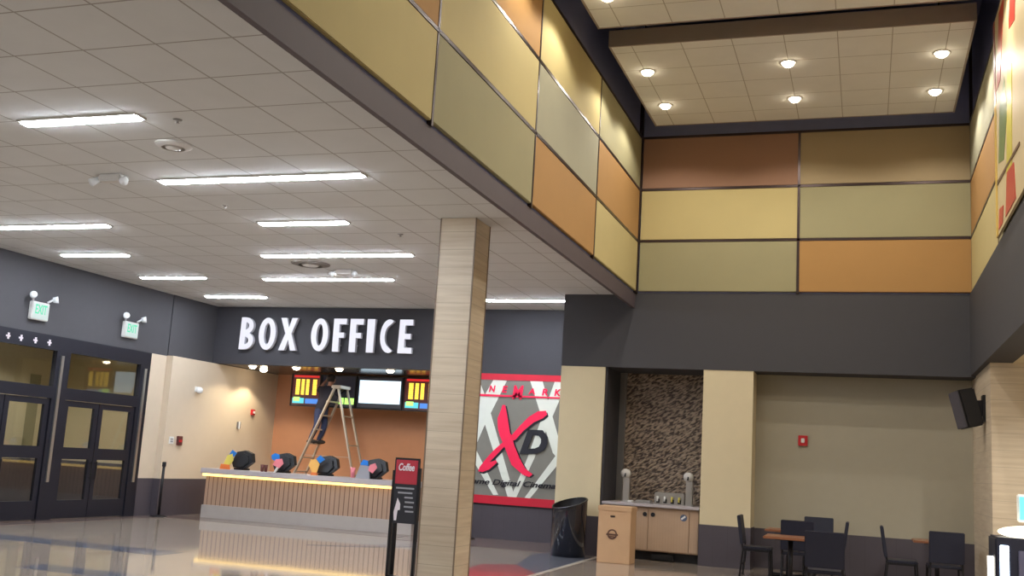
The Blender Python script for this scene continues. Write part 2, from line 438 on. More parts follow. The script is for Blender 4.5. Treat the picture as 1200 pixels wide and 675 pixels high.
for r in range(3):
    for s in range(2):
        g = .022
        one('wall_panel', B(XR-.05, XR, RY[s+1]+g, RY[s]-g, RZ[r]+g, RZ[r+1]-g, bev=.008), M[rc[r][s]],
            f'{cname[rc[r][s]]} fabric panel in the {rowname[r]} row of the right wall, {["next to the far corner","behind the hanging banner"][s]}', 'wall panel', 'fabric panels of the right upper wall')
k = 0
for z in RZ[1:]:
    k += 1; struct(f'trim_{k}', B(XB, XB+.055, YN+4, YF, z-.022, z+.022), M['bronze'])
    k += 1; struct(f'trim_{k}', B(XB, XR, YF-.04, YF+.02, z-.022, z+.022), M['bronze'])
    k += 1; struct(f'trim_{k}', B(XR-.055, XR, YN+4, YF, z-.022, z+.022), M['bronze'])
for y in SY[1:-1]:
    k += 1; struct(f'trim_{k}', B(XB, XB+.055, y-.022, y+.022, 4.76, RZ[3]), M['bronze'])
k += 1; struct(f'trim_{k}', B(FX[1]-.022, FX[1]+.022, YF-.04, YF+.02, 4.78, RZ[3]), M['bronze'])
k += 1; struct(f'trim_{k}', B(XB, XB+.07, YF-.07, YF, 4.78, TOPZ), M['bronze'])
k += 1; struct(f'trim_{k}', B(XR-.05, XR, YF-.07, YF, 4.78, TOPZ), M['bronze'])
for y in RY[1:]:
    k += 1; struct(f'trim_{k}', B(XR-.055, XR, y-.022, y+.022, 4.78, RZ[3]), M['bronze'])

# ---------------------------------------------------------------- suspended ceiling clouds
def cloud(y0, y1, label):
    t = thing('ceiling_cloud', label, 'ceiling panel', (-1.13, (y0+y1)/2, 7.8), 'suspended ceiling clouds')
    obj('tile_field', B(-3.64, 1.37, y0+.03, y1-.03, 7.8, 7.86), M['cloud'], t)
    bm = bmesh.new()
    for a in ((-3.67, 1.40, y0, y0+.03), (-3.67, 1.40, y1-.03, y1), (-3.67, -3.64, y0+.03, y1-.03), (1.37, 1.40, y0+.03, y1-.03)):
        box(bm, *a, 7.795, 8.05)
    obj('edge_frame', bm, M['cloud_side'], t)
    for x in (-3.2, .95):
        for y in (y0+.4, y1-.4): obj('hanger', tube(bmesh.new(), (x, y, 7.86), (x, y, TOPZ), .012, n=8), M['black_metal'], t)
cloud(14.42, 18.17, 'pale tiled ceiling cloud hanging nearest the far wall, with six lit downlights')
cloud(9.9, 13.76, 'pale tiled ceiling cloud cut by the top edge, nearer than the other')
cloud(5.4, 9.2, 'pale tiled ceiling cloud above and out of the top of the view')
def downlight(x, y, z, label, group, energy, spot=150, r=.09, m='spot_on', col=(1, .95, .88), vis=True):
    t = thing('recessed_downlight', label, 'ceiling light', (x, y, z-.03), group)
    obj('trim_ring', lathe(bmesh.new(), x, y, [(r+.035, z-.004), (r+.03, z-.012), (r, z-.012), (r, z-.004)], 20), M['lamp_frame'], t, True)
    obj('lens', lathe(bmesh.new(), x, y, [(r, z-.006), (r*.92, z-.035), (r*.6, z-.062), (.001, z-.072)], 20), M[m], t, True)  # lens enlarged and bulged to imitate bloom
    ld = bpy.data.lights.new('downlight_beam', 'SPOT'); ld.energy = energy; ld.spot_size = math.radians(spot); ld.spot_blend = .35
    ld.color = col; ld.shadow_soft_size = .06
    lo = bpy.data.objects.new('downlight_beam', ld); C.objects.link(lo); lo.location = (x, y, z-.15)
    return t
SP = 92
xs = [(-3.29, 'left'), (-1.13, 'middle'), (1.03, 'right')]
for x, nm in xs:
    downlight(x, 17.08, 7.8, f'{nm} downlight in the far ceiling cloud, in the row nearer the far wall', 'downlights in the far ceiling cloud', SP)
    downlight(x, 15.5, 7.8, f'{nm} downlight in the far ceiling cloud, in the row nearer the viewer', 'downlights in the far ceiling cloud', SP)
    downlight(x, 12.75, 7.8, f'{nm} downlight at the far edge of the ceiling cloud cut by the frame', 'downlights in the nearer ceiling cloud', SP)
    downlight(x, 11.1, 7.8, f'lit round downlight in the nearer ceiling cloud, above the view, {nm} one', 'downlights in the nearer ceiling cloud', SP)
    downlight(x, 7.3, 7.8, f'lit round downlight of the nearest ceiling cloud, {nm} one', 'downlights in the nearest ceiling cloud', SP)

# ---------------------------------------------------------------- strip lights in the lobby ceiling
def strip(x0, x1, y, label):
    t = thing('linear_ceiling_light', label, 'ceiling light', ((x0+x1)/2, y, CEI-.035), 'linear lobby ceiling lights')
    obj('diffuser', B(x0, x1, y-.07, y+.07, CEI-.035, CEI-.004, bev=.012), M['lamp_on'], t)
    bm = bmesh.new()
    for a in ((x0-.02, x1+.02, y-.09, y-.07), (x0-.02, x1+.02, y+.07, y+.09), (x0-.02, x0, y-.07, y+.07), (x1, x1+.02, y-.07, y+.07)):
        box(bm, *a, CEI-.02, CEI)
    obj('housing', bm, M['lamp_frame'], t)
G = .9844
for x0, x1, y, lb in [(-8.38, -6.93, 8.3, 'short lit strip light nearest the viewer, upper left of the lobby ceiling'),
        (-8.37, -5.57, 10.58, 'long lit strip light in the second row from the viewer'),
        (-13.9, -11.0, 12.78, 'long lit strip light cut off by the left edge of the view'),
        (-8.36, -6.96, 12.86, 'short lit strip light in the third row, right of the long one'),
        (-13.78, -12.37, 14.95, 'short lit strip light by the left wall, in the fourth row'),
        (-9.73, -6.96, 15.12, 'long lit strip light in the fourth row, in front of the emergency light'),
        (-11.05, -8.32, 17.32, 'long lit strip light behind the emergency light, before the box office letters'),
        (-13.78, -12.29, 17.15, 'short lit strip light by the left wall, in the fifth row'),
        (-13.85, -12.34, 19.46, 'short lit strip light at the far left corner, above the letter B'),
        (-7.38, -5.5, 19.68, 'long lit strip light right of the column, above the red and grey poster'),
        (-13.9, -11.0, 7.3, 'added long fill strip light by the left wall outside the view'),  # unseen strips from here on, added as fill lights
        (-8.37, -5.57, 3.9, 'added long fill strip light overhead outside the view'),
        (-8.37, -5.57, 1.6, 'added long fill strip light behind the viewer'),
        (-13.0, -10.2, 3.8, 'added long fill strip light far left behind the viewer')]:
    strip(x0*G, x1*G, y*G, lb)

# ceiling fittings
def emergency_ceiling(x, y, label):
    t = thing('ceiling_emergency_light', label, 'emergency light', (x, y, CEI-.12), 'emergency lights on the lobby ceiling')
    obj('housing', B(x-.16, x+.16, y-.07, y+.07, CEI-.09, CEI, bev=.015), M['lamp_frame'], t)
    for s in (-1, 1):
        bm = bmesh.new(); tube(bm, (x+s*.2, y, CEI-.05), (x+s*.24, y-.08, CEI-.11), .035, .055, 14)
        obj('lamp_head', bm, M['clear_head'], t, True)
emergency_ceiling(-8.72, 10.1, 'white twin head emergency light on the ceiling left of the second strip light')
emergency_ceiling(-8.72, 16.2, 'white twin head emergency light on the ceiling between the two long strip lights')
def sprinkler(x, y, label):
    bm = bmesh.new(); lathe(bm, x, y, [(.045, CEI-.001), (.04, CEI-.012), (.012, CEI-.015), (.012, CEI-.035), (.025, CEI-.038), (.001, CEI-.042)], 14)
    one('sprinkler_head', bm, M['silver'], label, 'sprinkler', 'sprinkler heads of the lobby ceiling', True)
sprinkler(-6.5, 8.35, 'small sprinkler head on the ceiling right of the nearest strip light')
sprinkler(-8.15, 11.65, 'small sprinkler head on the ceiling above the third row strip light')
sprinkler(-6.42, 13.5, 'small sprinkler head on the ceiling left of the marble column')
def round_vent(x, y, label, m='mesh_grey', k=1):
    t = thing('round_air_diffuser', label, 'vent', (x, y, CEI-.06), 'air outlets of the lobby ceiling')
    obj('outer_cone', lathe(bmesh.new(), x, y, [(.34*k, CEI-.001), (.33*k, CEI-.015), (.22*k, CEI-.04), (.2*k, CEI-.04), (.26*k, CEI-.004)], 28), M[m], t, True)
    obj('inner_cone', lathe(bmesh.new(), x, y, [(.16*k, CEI-.02), (.13*k, CEI-.045), (.001, CEI-.05)], 28), M['lamp_frame'], t, True)
round_vent(-9.1, 15.65, 'dark oval air outlet in the ceiling behind the fourth row strip light')
round_vent(-7.1, 9.1, 'pale round air outlet in the ceiling between the two nearest strip lights', 'lamp_frame', .6)

# ---------------------------------------------------------------- marble column
t = thing('stone_column', 'square column clad in banded cream travertine tiles, standing in the lobby', 'column', (-5.13, 12.87, 0))
obj('shaft', B(-5.40, -4.90, 12.6, 13.14, 0, CEI, bev=.008), M['travertine'], t)
bm = bmesh.new()
for x, y in ((-5.40, 12.6), (-4.90, 12.6), (-4.90, 13.14), (-5.40, 13.14)): box(bm, x-.008, x+.008, y-.008, y+.008, 0, CEI-.002)
obj('corner_bead', bm, mat('brown_corner_bead', (130, 112, 94), .4), t)

# ---------------------------------------------------------------- storefront doors on the left wall
def yz(bm, y0, y1, z0, z1, d=.09, x=XL, off=0): return box(bm, x-d+off, x+off+.015, y0, y1, z0, z1)
t = struct('window_1', yz(bmesh.new(), 13.3, 18.52, 3.13, 3.40), M['door_frame'])
bm = bmesh.new()
for y0, y1 in ((13.3, 13.62), (15.79, 16.15), (18.21, 18.52)): yz(bm, y0, y1, 0, 3.13)
yz(bm, 13.62, 15.79, 2.24, 2.46); yz(bm, 16.15, 18.21, 2.24, 2.46)
struct('frame', bm, M['door_frame'], t)
for y in (15.93, 18.36):
    struct('mullion_cover', B(XL+.015, XL+.04, y-.035, y+.035, .7, 3.05), M['silver'], t)
for y0, y1 in ((13.62, 15.79), (16.15, 18.21)):
    struct('pane', B(XL-.05, XL-.04, y0, y1, 2.46, 3.13), M['glass'], t)
def leaf(n, y0, y1, hinge):
    d = struct(f'door_{n}', bmesh.new(), M['door_frame'])
    # rebuild with frame geometry
    bm = bmesh.new(); s = .11
    for a in ((y0, y0+s, .02, 2.23), (y1-s, y1, .02, 2.23), (y0+s, y1-s, 2.12, 2.23), (y0+s, y1-s, 1.13, 1.35), (y0+s, y1-s, .02, .36)):
        box(bm, XL-.07, XL-.01, *a)
    bm.to_mesh(d.data); bm.free()
    struct('pane', B(XL-.045, XL-.035, y0+s, y1-s, 1.35, 2.12), M['glass'], d)
    struct('pane', B(XL-.045, XL-.035, y0+s, y1-s, .36, 1.13), M['glass'], d)
    hy = y0+.055 if hinge else y1-.055
    b2 = bmesh.new(); tube(b2, (XL+.04, hy, .75), (XL+.04, hy, 1.1), .014, n=10)
    for z in (.78, 1.07): tube(b2, (XL-.01, hy, z), (XL+.04, hy, z), .01, n=8)
    struct('door_handle', b2, M['black_metal'], d)
leaf(1, 13.64, 14.68, False); leaf(2, 14.70, 15.77, True)
leaf(3, 16.17, 17.12, False); leaf(4, 17.14, 18.19, True)
# small white pictograms on the transom bar
bm = bmesh.new()
for y in (14.55, 14.85, 15.2, 15.55):
    box(bm, XL+.015, XL+.018, y-.05, y+.05, 3.24, 3.27); box(bm, XL+.015, XL+.018, y-.015, y+.03, 3.2, 3.31)
struct('lettering', bm, M['sign_white'], t)
# downlights added in the vestibule so the door glass shows tan
struct('window_2', B(-17.98, -17.95, 19.0, 19.3, .9, 2.9), M['glass'])
for y in (14.5, 17.3):
    downlight(-16.2, y, 3.5, f'added fill downlight in the entrance vestibule, {"nearer" if y<15 else "farther"} one', 'added vestibule downlights', 170, spot=160, m='spot_on')

# exit signs with emergency heads
def exit_sign(yc, label):
    x = XL; t = thing('exit_sign', label, 'exit sign', (x+.05, yc, 3.62), 'exit signs on the left wall')
    obj('housing', B(x, x+.09, yc-.21, yc+.21, 3.62, 3.95, bev=.012), M['white'], t)
    obj('lit_face', B(x+.09, x+.094, yc-.19, yc+.19, 3.64, 3.93), M['exit_white'], t)
    # lettering runs along Y, readable from +X: build facing -Y then turn
    bm = text_bm('EXIT', -.14, .14, 3.73, 3.90, 0, .004, bold=.01)
    bmesh.ops.rotate(bm, verts=bm.verts, cent=(0, 0, 0), matrix=Matrix.Rotation(PI/2, 3, 'Z'))
    bmesh.ops.translate(bm, verts=bm.verts, vec=(x+.0995, yc, 0))
    obj('lettering', bm, M['exit_green'], t)
    for s in (-1, 1):
        bm = bmesh.new(); tube(bm, (x+.05, yc+s*.18, 3.97), (x+.12, yc+s*.27, 4.05), .02, n=8)
        tube(bm, (x+.10, yc+s*.25, 4.03), (x+.17, yc+s*.31, 4.05), .05, .065, 14)
        obj('lamp_head', bm, M['clear_head'], t, True)
exit_sign(15.16, 'lit green exit sign with twin lamp heads above the left pair of doors')
exit_sign(17.70, 'lit green exit sign with twin lamp heads above the right pair of doors')

# things on the pale wall beside the booth
X2 = XL+.16
t = thing('wall_camera', 'small white round camera on the pale wall left of the box office', 'camera', (X2, 20.0, 2.68))
obj('mount', B(X2, X2+.03, 19.94, 20.06, 2.70, 2.82, bev=.005), M['white'], t)
bm = bmesh.new(); bmesh.ops.create_uvsphere(bm, u_segments=16, v_segments=10, radius=.075, matrix=Matrix.Translation((X2+.09, 20.0, 2.74)))
obj('dome', bm, M['clear_head'], t, True)
t = thing('fire_strobe', 'small red fire alarm on the pale wall inside the box office', 'alarm', (X2, 22.35, 2.32))
obj('body', B(X2, X2+.05, 22.28, 22.42, 2.32, 2.46, bev=.006), M['red'], t)
obj('strobe_lens', B(X2+.05, X2+.075, 22.32, 22.38, 2.36, 2.42, bev=.004), M['white'], t)
t = thing('wall_phone', 'grey wall phone on the pale wall below the red fire alarm', 'phone', (X2, 21.8, 1.95))
obj('body', B(X2, X2+.04, 21.74, 21.86, 1.97, 2.13, bev=.006), M['mesh_grey'], t)
obj('handset', B(X2+.04, X2+.07, 21.75, 21.79, 1.95, 2.14, bev=.01), M['white'], t)
t = thing('pull_station', 'dark maroon box mounted on the pale wall above the rope post', 'alarm', (X2, 19.55, 1.52))
obj('body', B(X2, X2+.05, 19.48, 19.64, 1.50, 1.70, bev=.006), M['thermo'], t)
obj('pull_bar', B(X2+.05, X2+.065, 19.51, 19.61, 1.57, 1.62, bev=.004), M['red'], t)
t = thing('switch_plate', 'white double switch plate left of the maroon wall box', 'switch', (X2, 19.3, 1.5))
obj('plate', B(X2, X2+.012, 19.22, 19.38, 1.52, 1.68, bev=.003), M['white'], t)
for z in (1.56, 1.61): obj('rocker', B(X2+.012, X2+.02, 19.26, 19.34, z, z+.03), M['sign_grey'], t)

# ---------------------------------------------------------------- BOX OFFICE letters
t = thing('channel_letter_sign', 'large lit white BOX OFFICE letters on the dark header', 'sign', (-11.5, YH-.08, 3.75))
LT = [('B', -13.64, -13.27), ('O', -13.14, -12.70), ('X', -12.60, -12.15), ('O', -11.79, -11.36), ('F', -11.24, -10.92), ('F', -10.83, -10.50),
      ('I', -10.41, -10.22), ('C', -10.08, -9.74), ('E', -9.64, -9.31)]
def letter(ch, x0, x1, z0, z1, y0, y1):
    """condensed display capitals drawn as outlines: wide strokes, slightly flared"""
    w = x1-x0; h = z1-z0; s = .42*w if ch in 'FE' else .36*w
    P = lambda L: [(x0+a*w, z0+b*h) for a, b in L]
    def arc(cx, cz, rx, rz, a0, a1, n=14): return [(cx+rx*math.cos(math.radians(a0+(a1-a0)*i/n)), cz+rz*math.sin(math.radians(a0+(a1-a0)*i/n))) for i in range(n+1)]
    bm = bmesh.new()
    def ring(outer, inner):
        n = len(outer); vs = []
        for y in (y0, y1):
            vs.append([[bm.verts.new((x, y, z)) for x, z in P(outer)], [bm.verts.new((x, y, z)) for x, z in P(inner)]])
        for i in range(n):
            j = (i+1) % n
            for f in ((vs[0][0][i], vs[0][0][j], vs[0][1][j], vs[0][1][i]), (vs[1][0][i], vs[1][1][i], vs[1][1][j], vs[1][0][j]),
                      (vs[0][0][i], vs[1][0][i], vs[1][0][j], vs[0][0][j]), (vs[0][1][i], vs[0][1][j], vs[1][1][j], vs[1][1][i])):
                bm.faces.new(f)
    if ch == 'O':
        ring(arc(.5, .5, .5, .5, 0, 360, 32)[:-1], arc(.5, .5, .19, .33, 0, 360, 32)[:-1])
    elif ch == 'C':
        o = arc(.62, .5, .62, .5, 62, 298, 22); i = arc(.74, .5, .42, .33, 250, 110, 22)
        prism_xz(bm, P([(min(a, 1.0), b) for a, b in o]+[(min(1.0, a), b) for a, b in i]), y0, y1)
    elif ch == 'I':
        prism_xz(bm, P([(.06, 0), (.94, 0), (1, 1), (0, 1)]), y0, y1)
    elif ch == 'X':
        prism_xz(bm, P([(0, 0), (.34, 0), (.52, .33), (.68, 0), (1, 0), (.68, .52), (.98, 1), (.66, 1), (.51, .7), (.36, 1), (.02, 1), (.33, .52)]), y0, y1)
    elif ch == 'F':
        prism_xz(bm, P([(.02, 0), (.5, 0), (.48, .42), (.86, .42), (.86, .58), (.47, .58), (.46, .83), (1, .83), (1, 1), (0, 1)]), y0, y1)
    elif ch == 'E':
        prism_xz(bm, P([(0, 0), (1, 0), (1, .17), (.46, .17), (.45, .42), (.88, .42), (.88, .58), (.45, .58), (.46, .83), (1, .83), (1, 1), (.04, 1)]), y0, y1)
    elif ch == 'B':
        prism_xz(bm, P([(0, 0), (.38, 0), (.40, 1), (.04, 1)]), y0, y1)
        for cz, ro, zo, ri, zi in ((.735, .58, .265, .25, .115), (.275, .63, .275, .28, .12)):
            prism_xz(bm, P(arc(.36, cz, ro, zo, 90, -90)+arc(.36, cz, ri, zi, -90, 90)), y0+.0005, y1)
    bmesh.ops.recalc_face_normals(bm, faces=bm.faces)
    for f in bm.faces: f.material_index = 0 if f.normal.y < -.9 else 1
    return bm
for ch, a, b in LT:
    o = obj('letter', letter(ch, a, b, 3.75, 4.49, YH-.12, YH-.03), [M['letter_face'], M['letter_side']], t)
    for z in (4.36, 3.9): obj('standoff', tube(bmesh.new(), ((a+b)/2, YH-.03, z), ((a+b)/2, YH, z), .015, n=6), M['silver'], o)

# downlights in the booth soffit
for x, nm in ((-13.5, 'leftmost'), (-12.35, 'second from the left'), (-11.25, 'third from the left'), (-9.98, 'rightmost')):
    downlight(x, 20.98+.05, 3.42, f'lit downlight under the box office header, {nm}', 'downlights under the box office header', 42, spot=140, r=.085, col=(1, .86, .62))
# extra booth downlights deeper inside
for x in (-13.75,):
    downlight(x, 21.9, 3.42, 'lit downlight inside the booth beside the pale wall', 'booth downlights', 70, spot=120, col=(1, .84, .58))

# ---------------------------------------------------------------- counter
t = thing('ticket_counter', 'long box office counter with grey top, slatted wood front and yellow glow line', 'counter', (-11.1, 20.1, 0))
obj('countertop', B(-13.68, -8.62, 19.68, 20.5, .94, 1.05, bev=.01), M['counter_top'], t)
obj('slatted_front', B(-13.6, -8.65, 19.80, 20.45, .27, .94), M['slat'], t)
obj('base_plinth', B(-13.62, -8.64, 19.75, 20.45, 0, .27, bev=.006), M['counter_base'], t)
obj('light_strip', B(-13.66, -8.64, 19.74, 19.80, .885, .935), M['glow'], t)
obj('light_strip', B(-13.66, -13.60, 19.80, 20.45, .885, .935), M['glow'], t)

# registers with card displays
def register(x, y, side, label, face):
    t = thing('cash_register', label, 'cash register', (x, y, 1.05), 'registers on the box office counter')
    obj('base', B(x-.13, x+.13, y-.02, y+.24, 1.05, 1.09, bev=.01), M['black'], t)
    bm = bmesh.new(); bar(bm, (x, y+.12, 1.08), (x+.02, y+.1, 1.22), .08, .05, (0, 1, 0)); obj('stand', bm, M['black'], t)
    # chunky six sided monitor seen from behind, leaning back
    pts = [(-.22, .06), (-.15, -.05), (.12, -.06), (.27, .08), (.20, .25), (.03, .31), (-.16, .27)]
    bm = bmesh.new(); prism_xz(bm, [(x+.03+a*1.05, 1.15+b*1.05) for a, b in pts], y, y+.12)
    for v in bm.verts:
        v.co.y += (v.co.z-1.2)*.35
    obj('monitor', bm, face, t)
    bm = bmesh.new(); prism_xz(bm, [(x+.03+a*.75, 1.17+b*.8) for a, b in pts], y-.04, y)
    for v in bm.verts: v.co.y += (v.co.z-1.2)*.35
    obj('rear_cover', bm, M['black'], t)
def card(x, y, parts, label):
    t = thing('card_display', label, 'display', (x, y, 1.05), 'colourful card displays on the counter')
    for nm, pts, m, d in parts:
        bm = bmesh.new(); prism_xz(bm, [(x+a*1.15, 1.05+b) for a, b in pts], y+d, y+d+.025); obj(nm, bm, M[m], t)
RG = [(-12.93, 20.0, 'black register monitor at the left end of the counter'), (-11.90, 20.0, 'black register monitor second from the left on the counter'),
      (-10.86, 20.0, 'black register monitor under the ladder, third from the left'), (-9.72, 20.0, 'black register monitor nearest the red and black sign stand')]
for x, y, lb in RG: register(x, y, 1, lb, M['black'])
card(-13.07, 19.84, [('yellow_card', [(-.14, .10), (-.02, .06), (.06, .20), (.04, .34), (-.07, .30)], 'c_yellow', 0), ('orange_foot', [(-.2, 0), (.02, 0), (.0, .1), (-.18, .11)], 'c_orange', -.02),
      ('blue_cap', [(-.04, .31), (.06, .28), (.12, .36), (.02, .42)], 'c_blue', .01)], 'yellow card with orange foot and blue top before the leftmost register')
card(-11.93, 19.84, [('blue_disc', [(-.10, .28), (-.02, .24), (.06, .30), (.05, .38), (-.04, .41), (-.11, .36)], 'c_blue', 0), ('pink_card', [(-.06, .16), (.08, .10), (.16, .20), (.12, .30), (.0, .28)], 'c_pink', -.02),
      ('white_leg', [(-.04, 0), (.0, 0), (.08, .14), (.04, .16)], 'white', 0)], 'blue disc over pink card before the second register from the left')
card(-10.96, 19.84, [('amber_card', [(-.16, .20), (-.08, .06), (.02, .06), (.06, .24), (-.02, .34), (-.12, .32)], 'c_amber', 0), ('blue_cap', [(-.02, .34), (.06, .26), (.16, .34), (.06, .42)], 'c_blue', .01),
      ('orange_foot', [(-.10, 0), (.04, 0), (.02, .06), (-.08, .06)], 'c_orange', -.01)], 'amber card with blue top before the register under the ladder')
card(-9.82, 19.84, [('silver_panel', [(-.18, 0), (.1, 0), (.08, .26), (-.1, .28)], 'sign_grey', 0), ('blue_cap', [(-.10, .28), (.06, .27), (.05, .37), (-.05, .39)], 'c_blue', -.01),
      ('pink_card', [(.07, .18), (.16, .12), (.24, .24), (.2, .33), (.1, .29)], 'c_pink', -.02)], 'silver panel with blue top and pink card before the register nearest the sign stand')
for x, lb in ((-12.2, 'small brown paper cup left of the second register'), (-12.29, 'small brown paper cup at the left of its pair')):
    one('paper_cup', lathe(bmesh.new(), x, 19.9, [(.03, 1.05), (.04, 1.2), (.036, 1.2), (.028, 1.06)], 14), M['thermo'], lb, 'cup', 'paper cups on the counter', True)
one('red_cup', lathe(bmesh.new(), -10.2, 20.05, [(.04, 1.05), (.055, 1.26), (.05, 1.26), (.036, 1.06)], 16), M['c_pink'], 'tall pinkish red cup left of the register nearest the sign stand', 'cup', None, True)

# ---------------------------------------------------------------- menu screens
SYW = 22.5
def screen(x0, x1, label):
    t = thing('menu_screen', label, 'screen', ((x0+x1)/2, SYW, 2.6), 'menu screens above the counter')
    bm = bmesh.new()
    for a in ((x0, x1, 2.60, 2.63), (x0, x1, 3.35, 3.38), (x0, x0+.02, 2.63, 3.35), (x1-.02, x1, 2.63, 3.35)): box(bm, a[0], a[1], SYW-.05, SYW+.05, a[2], a[3])
    box(bm, x0+.02, x1-.02, SYW-.01, SYW+.05, 2.63, 3.35)
    obj('bezel', bm, M['black'], t)
    bm = bmesh.new(); box(bm, (x0+x1)/2-.15, (x0+x1)/2+.15, SYW+.05, 23.4, 2.9, 3.1); obj('wall_mount', bm, M['black_metal'], t)
    return t
def sb(t, nm, x0, x1, z0, z1, m, d=.012):
    return obj(nm, B(x0, x1, SYW-.01-d, SYW-.01, z0, z1), M[m], t)
def rows(t, nm, x0, x1, z0, z1, n, m):
    bm = bmesh.new(); h = (z1-z0)/n
    for i in range(n):
        j = random.uniform(0, .25)*(x1-x0)*.5
        box(bm, x0, x1-j*.4, SYW-.03, SYW-.02, z0+i*h, z0+i*h+h*.78)
    return obj(nm, bm, M[m], t)
def menu(x0, x1, label):
    t = screen(x0, x1, label); w = x1-x0-.04; a = x0+.02
    sb(t, 'display', a, a+w, 2.63, 3.35, 's_dred', .005)
    sb(t, 'header_band', a+.04, a+w-.04, 3.30, 3.35, 's_red')
    for k, (p, q) in enumerate(((.13, .27), (.33, .44), (.50, .61), (.74, .88))): rows(t, 'price_column', a+p*w, a+q*w, 2.88, 3.26, 11, 's_yellow')
    sb(t, 'footer_picture', a+.03, a+w*.45, 2.67, 2.80, 's_cyan'); sb(t, 'footer_picture', a+w*.5, a+w-.04, 2.67, 2.79, 's_blue')
    sb(t, 'footer_picture', a+.06, a+w*.3, 2.72, 2.82, 's_green', .02)
    return t
menu(-13.28, -12.48, 'glowing menu screen with red header and yellow columns, left of the person on the ladder')
t = screen(-12.46, -11.53, 'dark menu screen behind the ladder with three green white boxes along its bottom')
sb(t, 'display', -12.44, -11.55, 2.63, 3.35, 's_navy', .005)
for a, b in ((-11.96, -11.83), (-11.79, -11.69), (-11.67, -11.555)): sb(t, 'menu_box', a-.02, b-.01, 2.69, 2.84, 's_green')
t = screen(-11.51, -10.30, 'bright white screen right of the ladder in a navy surround')
sb(t, 'display', -11.48, -10.33, 2.64, 3.34, 's_navy', .005)
sb(t, 'white_picture', -11.44, -10.37, 2.74, 3.28, 's_white')
menu(-10.28, -9.42, 'glowing menu screen with red header and yellow columns, right of the white screen')

# ---------------------------------------------------------------- ladder
t = thing('step_ladder', 'aluminium A-frame step ladder standing behind the counter', 'ladder', (-11.8, 22.0, 0))
ya, yb = 21.78, 22.22; AX, AZ = -11.68, 3.04
def railL(y, f): return (AX-.06-f*1.27, y, AZ-.04-f*(AZ-.04))
def railR(y, f): return (AX+.06+f*.92, y, AZ-.04-f*(AZ-.04))
for y, s in ((ya, -1), (yb, 1)):
    bm = bmesh.new(); bar(bm, (AX-.05, y, AZ-.02), (-12.98, y+s*.08, 0), .035, .075, (0, 1, 0)); obj('climbing_rail', bm, M['alu'], t)
    bm = bmesh.new(); bar(bm, (AX+.05, y, AZ-.02), (-10.74, y+s*.08, 0), .035, .06, (0, 1, 0)); obj('rear_rail', bm, M['alu'], t)
for i in range(1, 9):
    f = i/9.2; z = AZ-f*AZ
    p = Vector((AX-.05-f*1.25, ya-.08*f, z)); q = Vector((AX-.05-f*1.25, yb+.08*f, z))
    bm = bmesh.new(); bar(bm, p, q, .09, .03); obj('step', bm, M['alu'], t)
    if i % 2 == 0:
        bm = bmesh.new(); bar(bm, (AX+.05+f*.89, ya-.08*f, z), (AX+.05+f*.89, yb+.08*f, z), .03, .03); obj('brace', bm, M['alu'], t)
obj('top_cap', B(AX-.12, AX+.12, ya-.04, yb+.04, AZ-.02, AZ+.05, bev=.01), M['alu'], t)
bm = bmesh.new(); bar(bm, (-12.36, ya-.03, 1.45), (-11.2, ya-.03, 1.45), .02, .012); obj('spreader', bm, M['alu'], t)

# ---------------------------------------------------------------- person on the ladder
t = thing('person', 'person in dark shirt and blue jeans standing on the ladder, reaching up to the screens', 'person', (-12.28, 22.0, 1.72))
sk = [((-12.13, 22.0, 2.58), .135), ((-12.08, 22.0, 2.74), .125), ((-12.02, 22.0, 2.92), .145),   # pelvis, waist, chest
      ((-11.99, 22.0, 3.05), .062), ((-11.97, 22.0, 3.11), .052), ((-11.95, 22.01, 3.19), .08), ((-11.945, 22.02, 3.28), .085),
      ((-11.84, 21.93, 3.0), .066), ((-11.72, 22.06, 2.86), .047), ((-11.66, 22.24, 2.99), .036), ((-11.64, 22.30, 3.05), .03),
      ((-12.20, 22.06, 3.0), .066), ((-12.35, 22.15, 2.97), .047), ((-12.27, 22.27, 3.18), .036), ((-12.24, 22.32, 3.24), .03),
      ((-12.17, 21.90, 2.48), .095), ((-12.17, 21.90, 2.14), .068), ((-12.31, 21.9, 1.83), .048), ((-12.33, 21.9, 1.765), .045), ((-12.20, 21.9, 1.75), .036),
      ((-12.13, 22.09, 2.48), .095), ((-12.08, 22.10, 2.17), .068), ((-12.13, 22.1, 1.98), .057), ((-12.20, 22.1, 1.84), .048), ((-12.22, 22.1, 1.765), .045), ((-12.10, 22.1, 1.75), .036)]
ed = [(0,1),(1,2),(2,3),(3,4),(4,5),(5,6),(2,7),(7,8),(8,9),(9,10),(2,11),(11,12),(12,13),(13,14),(0,15),(15,16),(16,17),(17,18),(18,19),(0,20),(20,21),(21,22),(22,23),(23,24),(24,25)]
# fingers: four and a thumb on each hand
for hi, s in ((10, 1), (14, -1)):
    hx, hy, hz = sk[hi][0]
    for k, (dx, dz, L) in enumerate(((-.024, .0, .07), (-.008, .008, .08), (.008, .006, .075), (.024, -.002, .06))):
        i = len(sk); sk.append(((hx+dx, hy+.03, hz+.03+dz), .010)); sk.append(((hx+dx, hy+.03+L*.5, hz+.045+dz), .009)); sk.append(((hx+dx, hy+.03+L*.8, hz+.025+dz), .008))
        ed += [(hi, i), (i, i+1), (i+1, i+2)]
    i = len(sk); sk.append(((hx-s*.04, hy, hz+.02), .011)); sk.append(((hx-s*.05, hy+.04, hz+.03), .009)); ed += [(hi, i), (i, i+1)]
body = obj('body', skin_mesh(sk, ed, 2), M['skin'], t, True)
bm = bmesh.new()     # face: nose, ears, brow
bmesh.ops.create_uvsphere(bm, u_segments=8, v_segments=6, radius=1, matrix=Matrix.Translation((-11.90, 22.085, 3.215)) @ Matrix.Diagonal((.016, .02, .026, 1)))
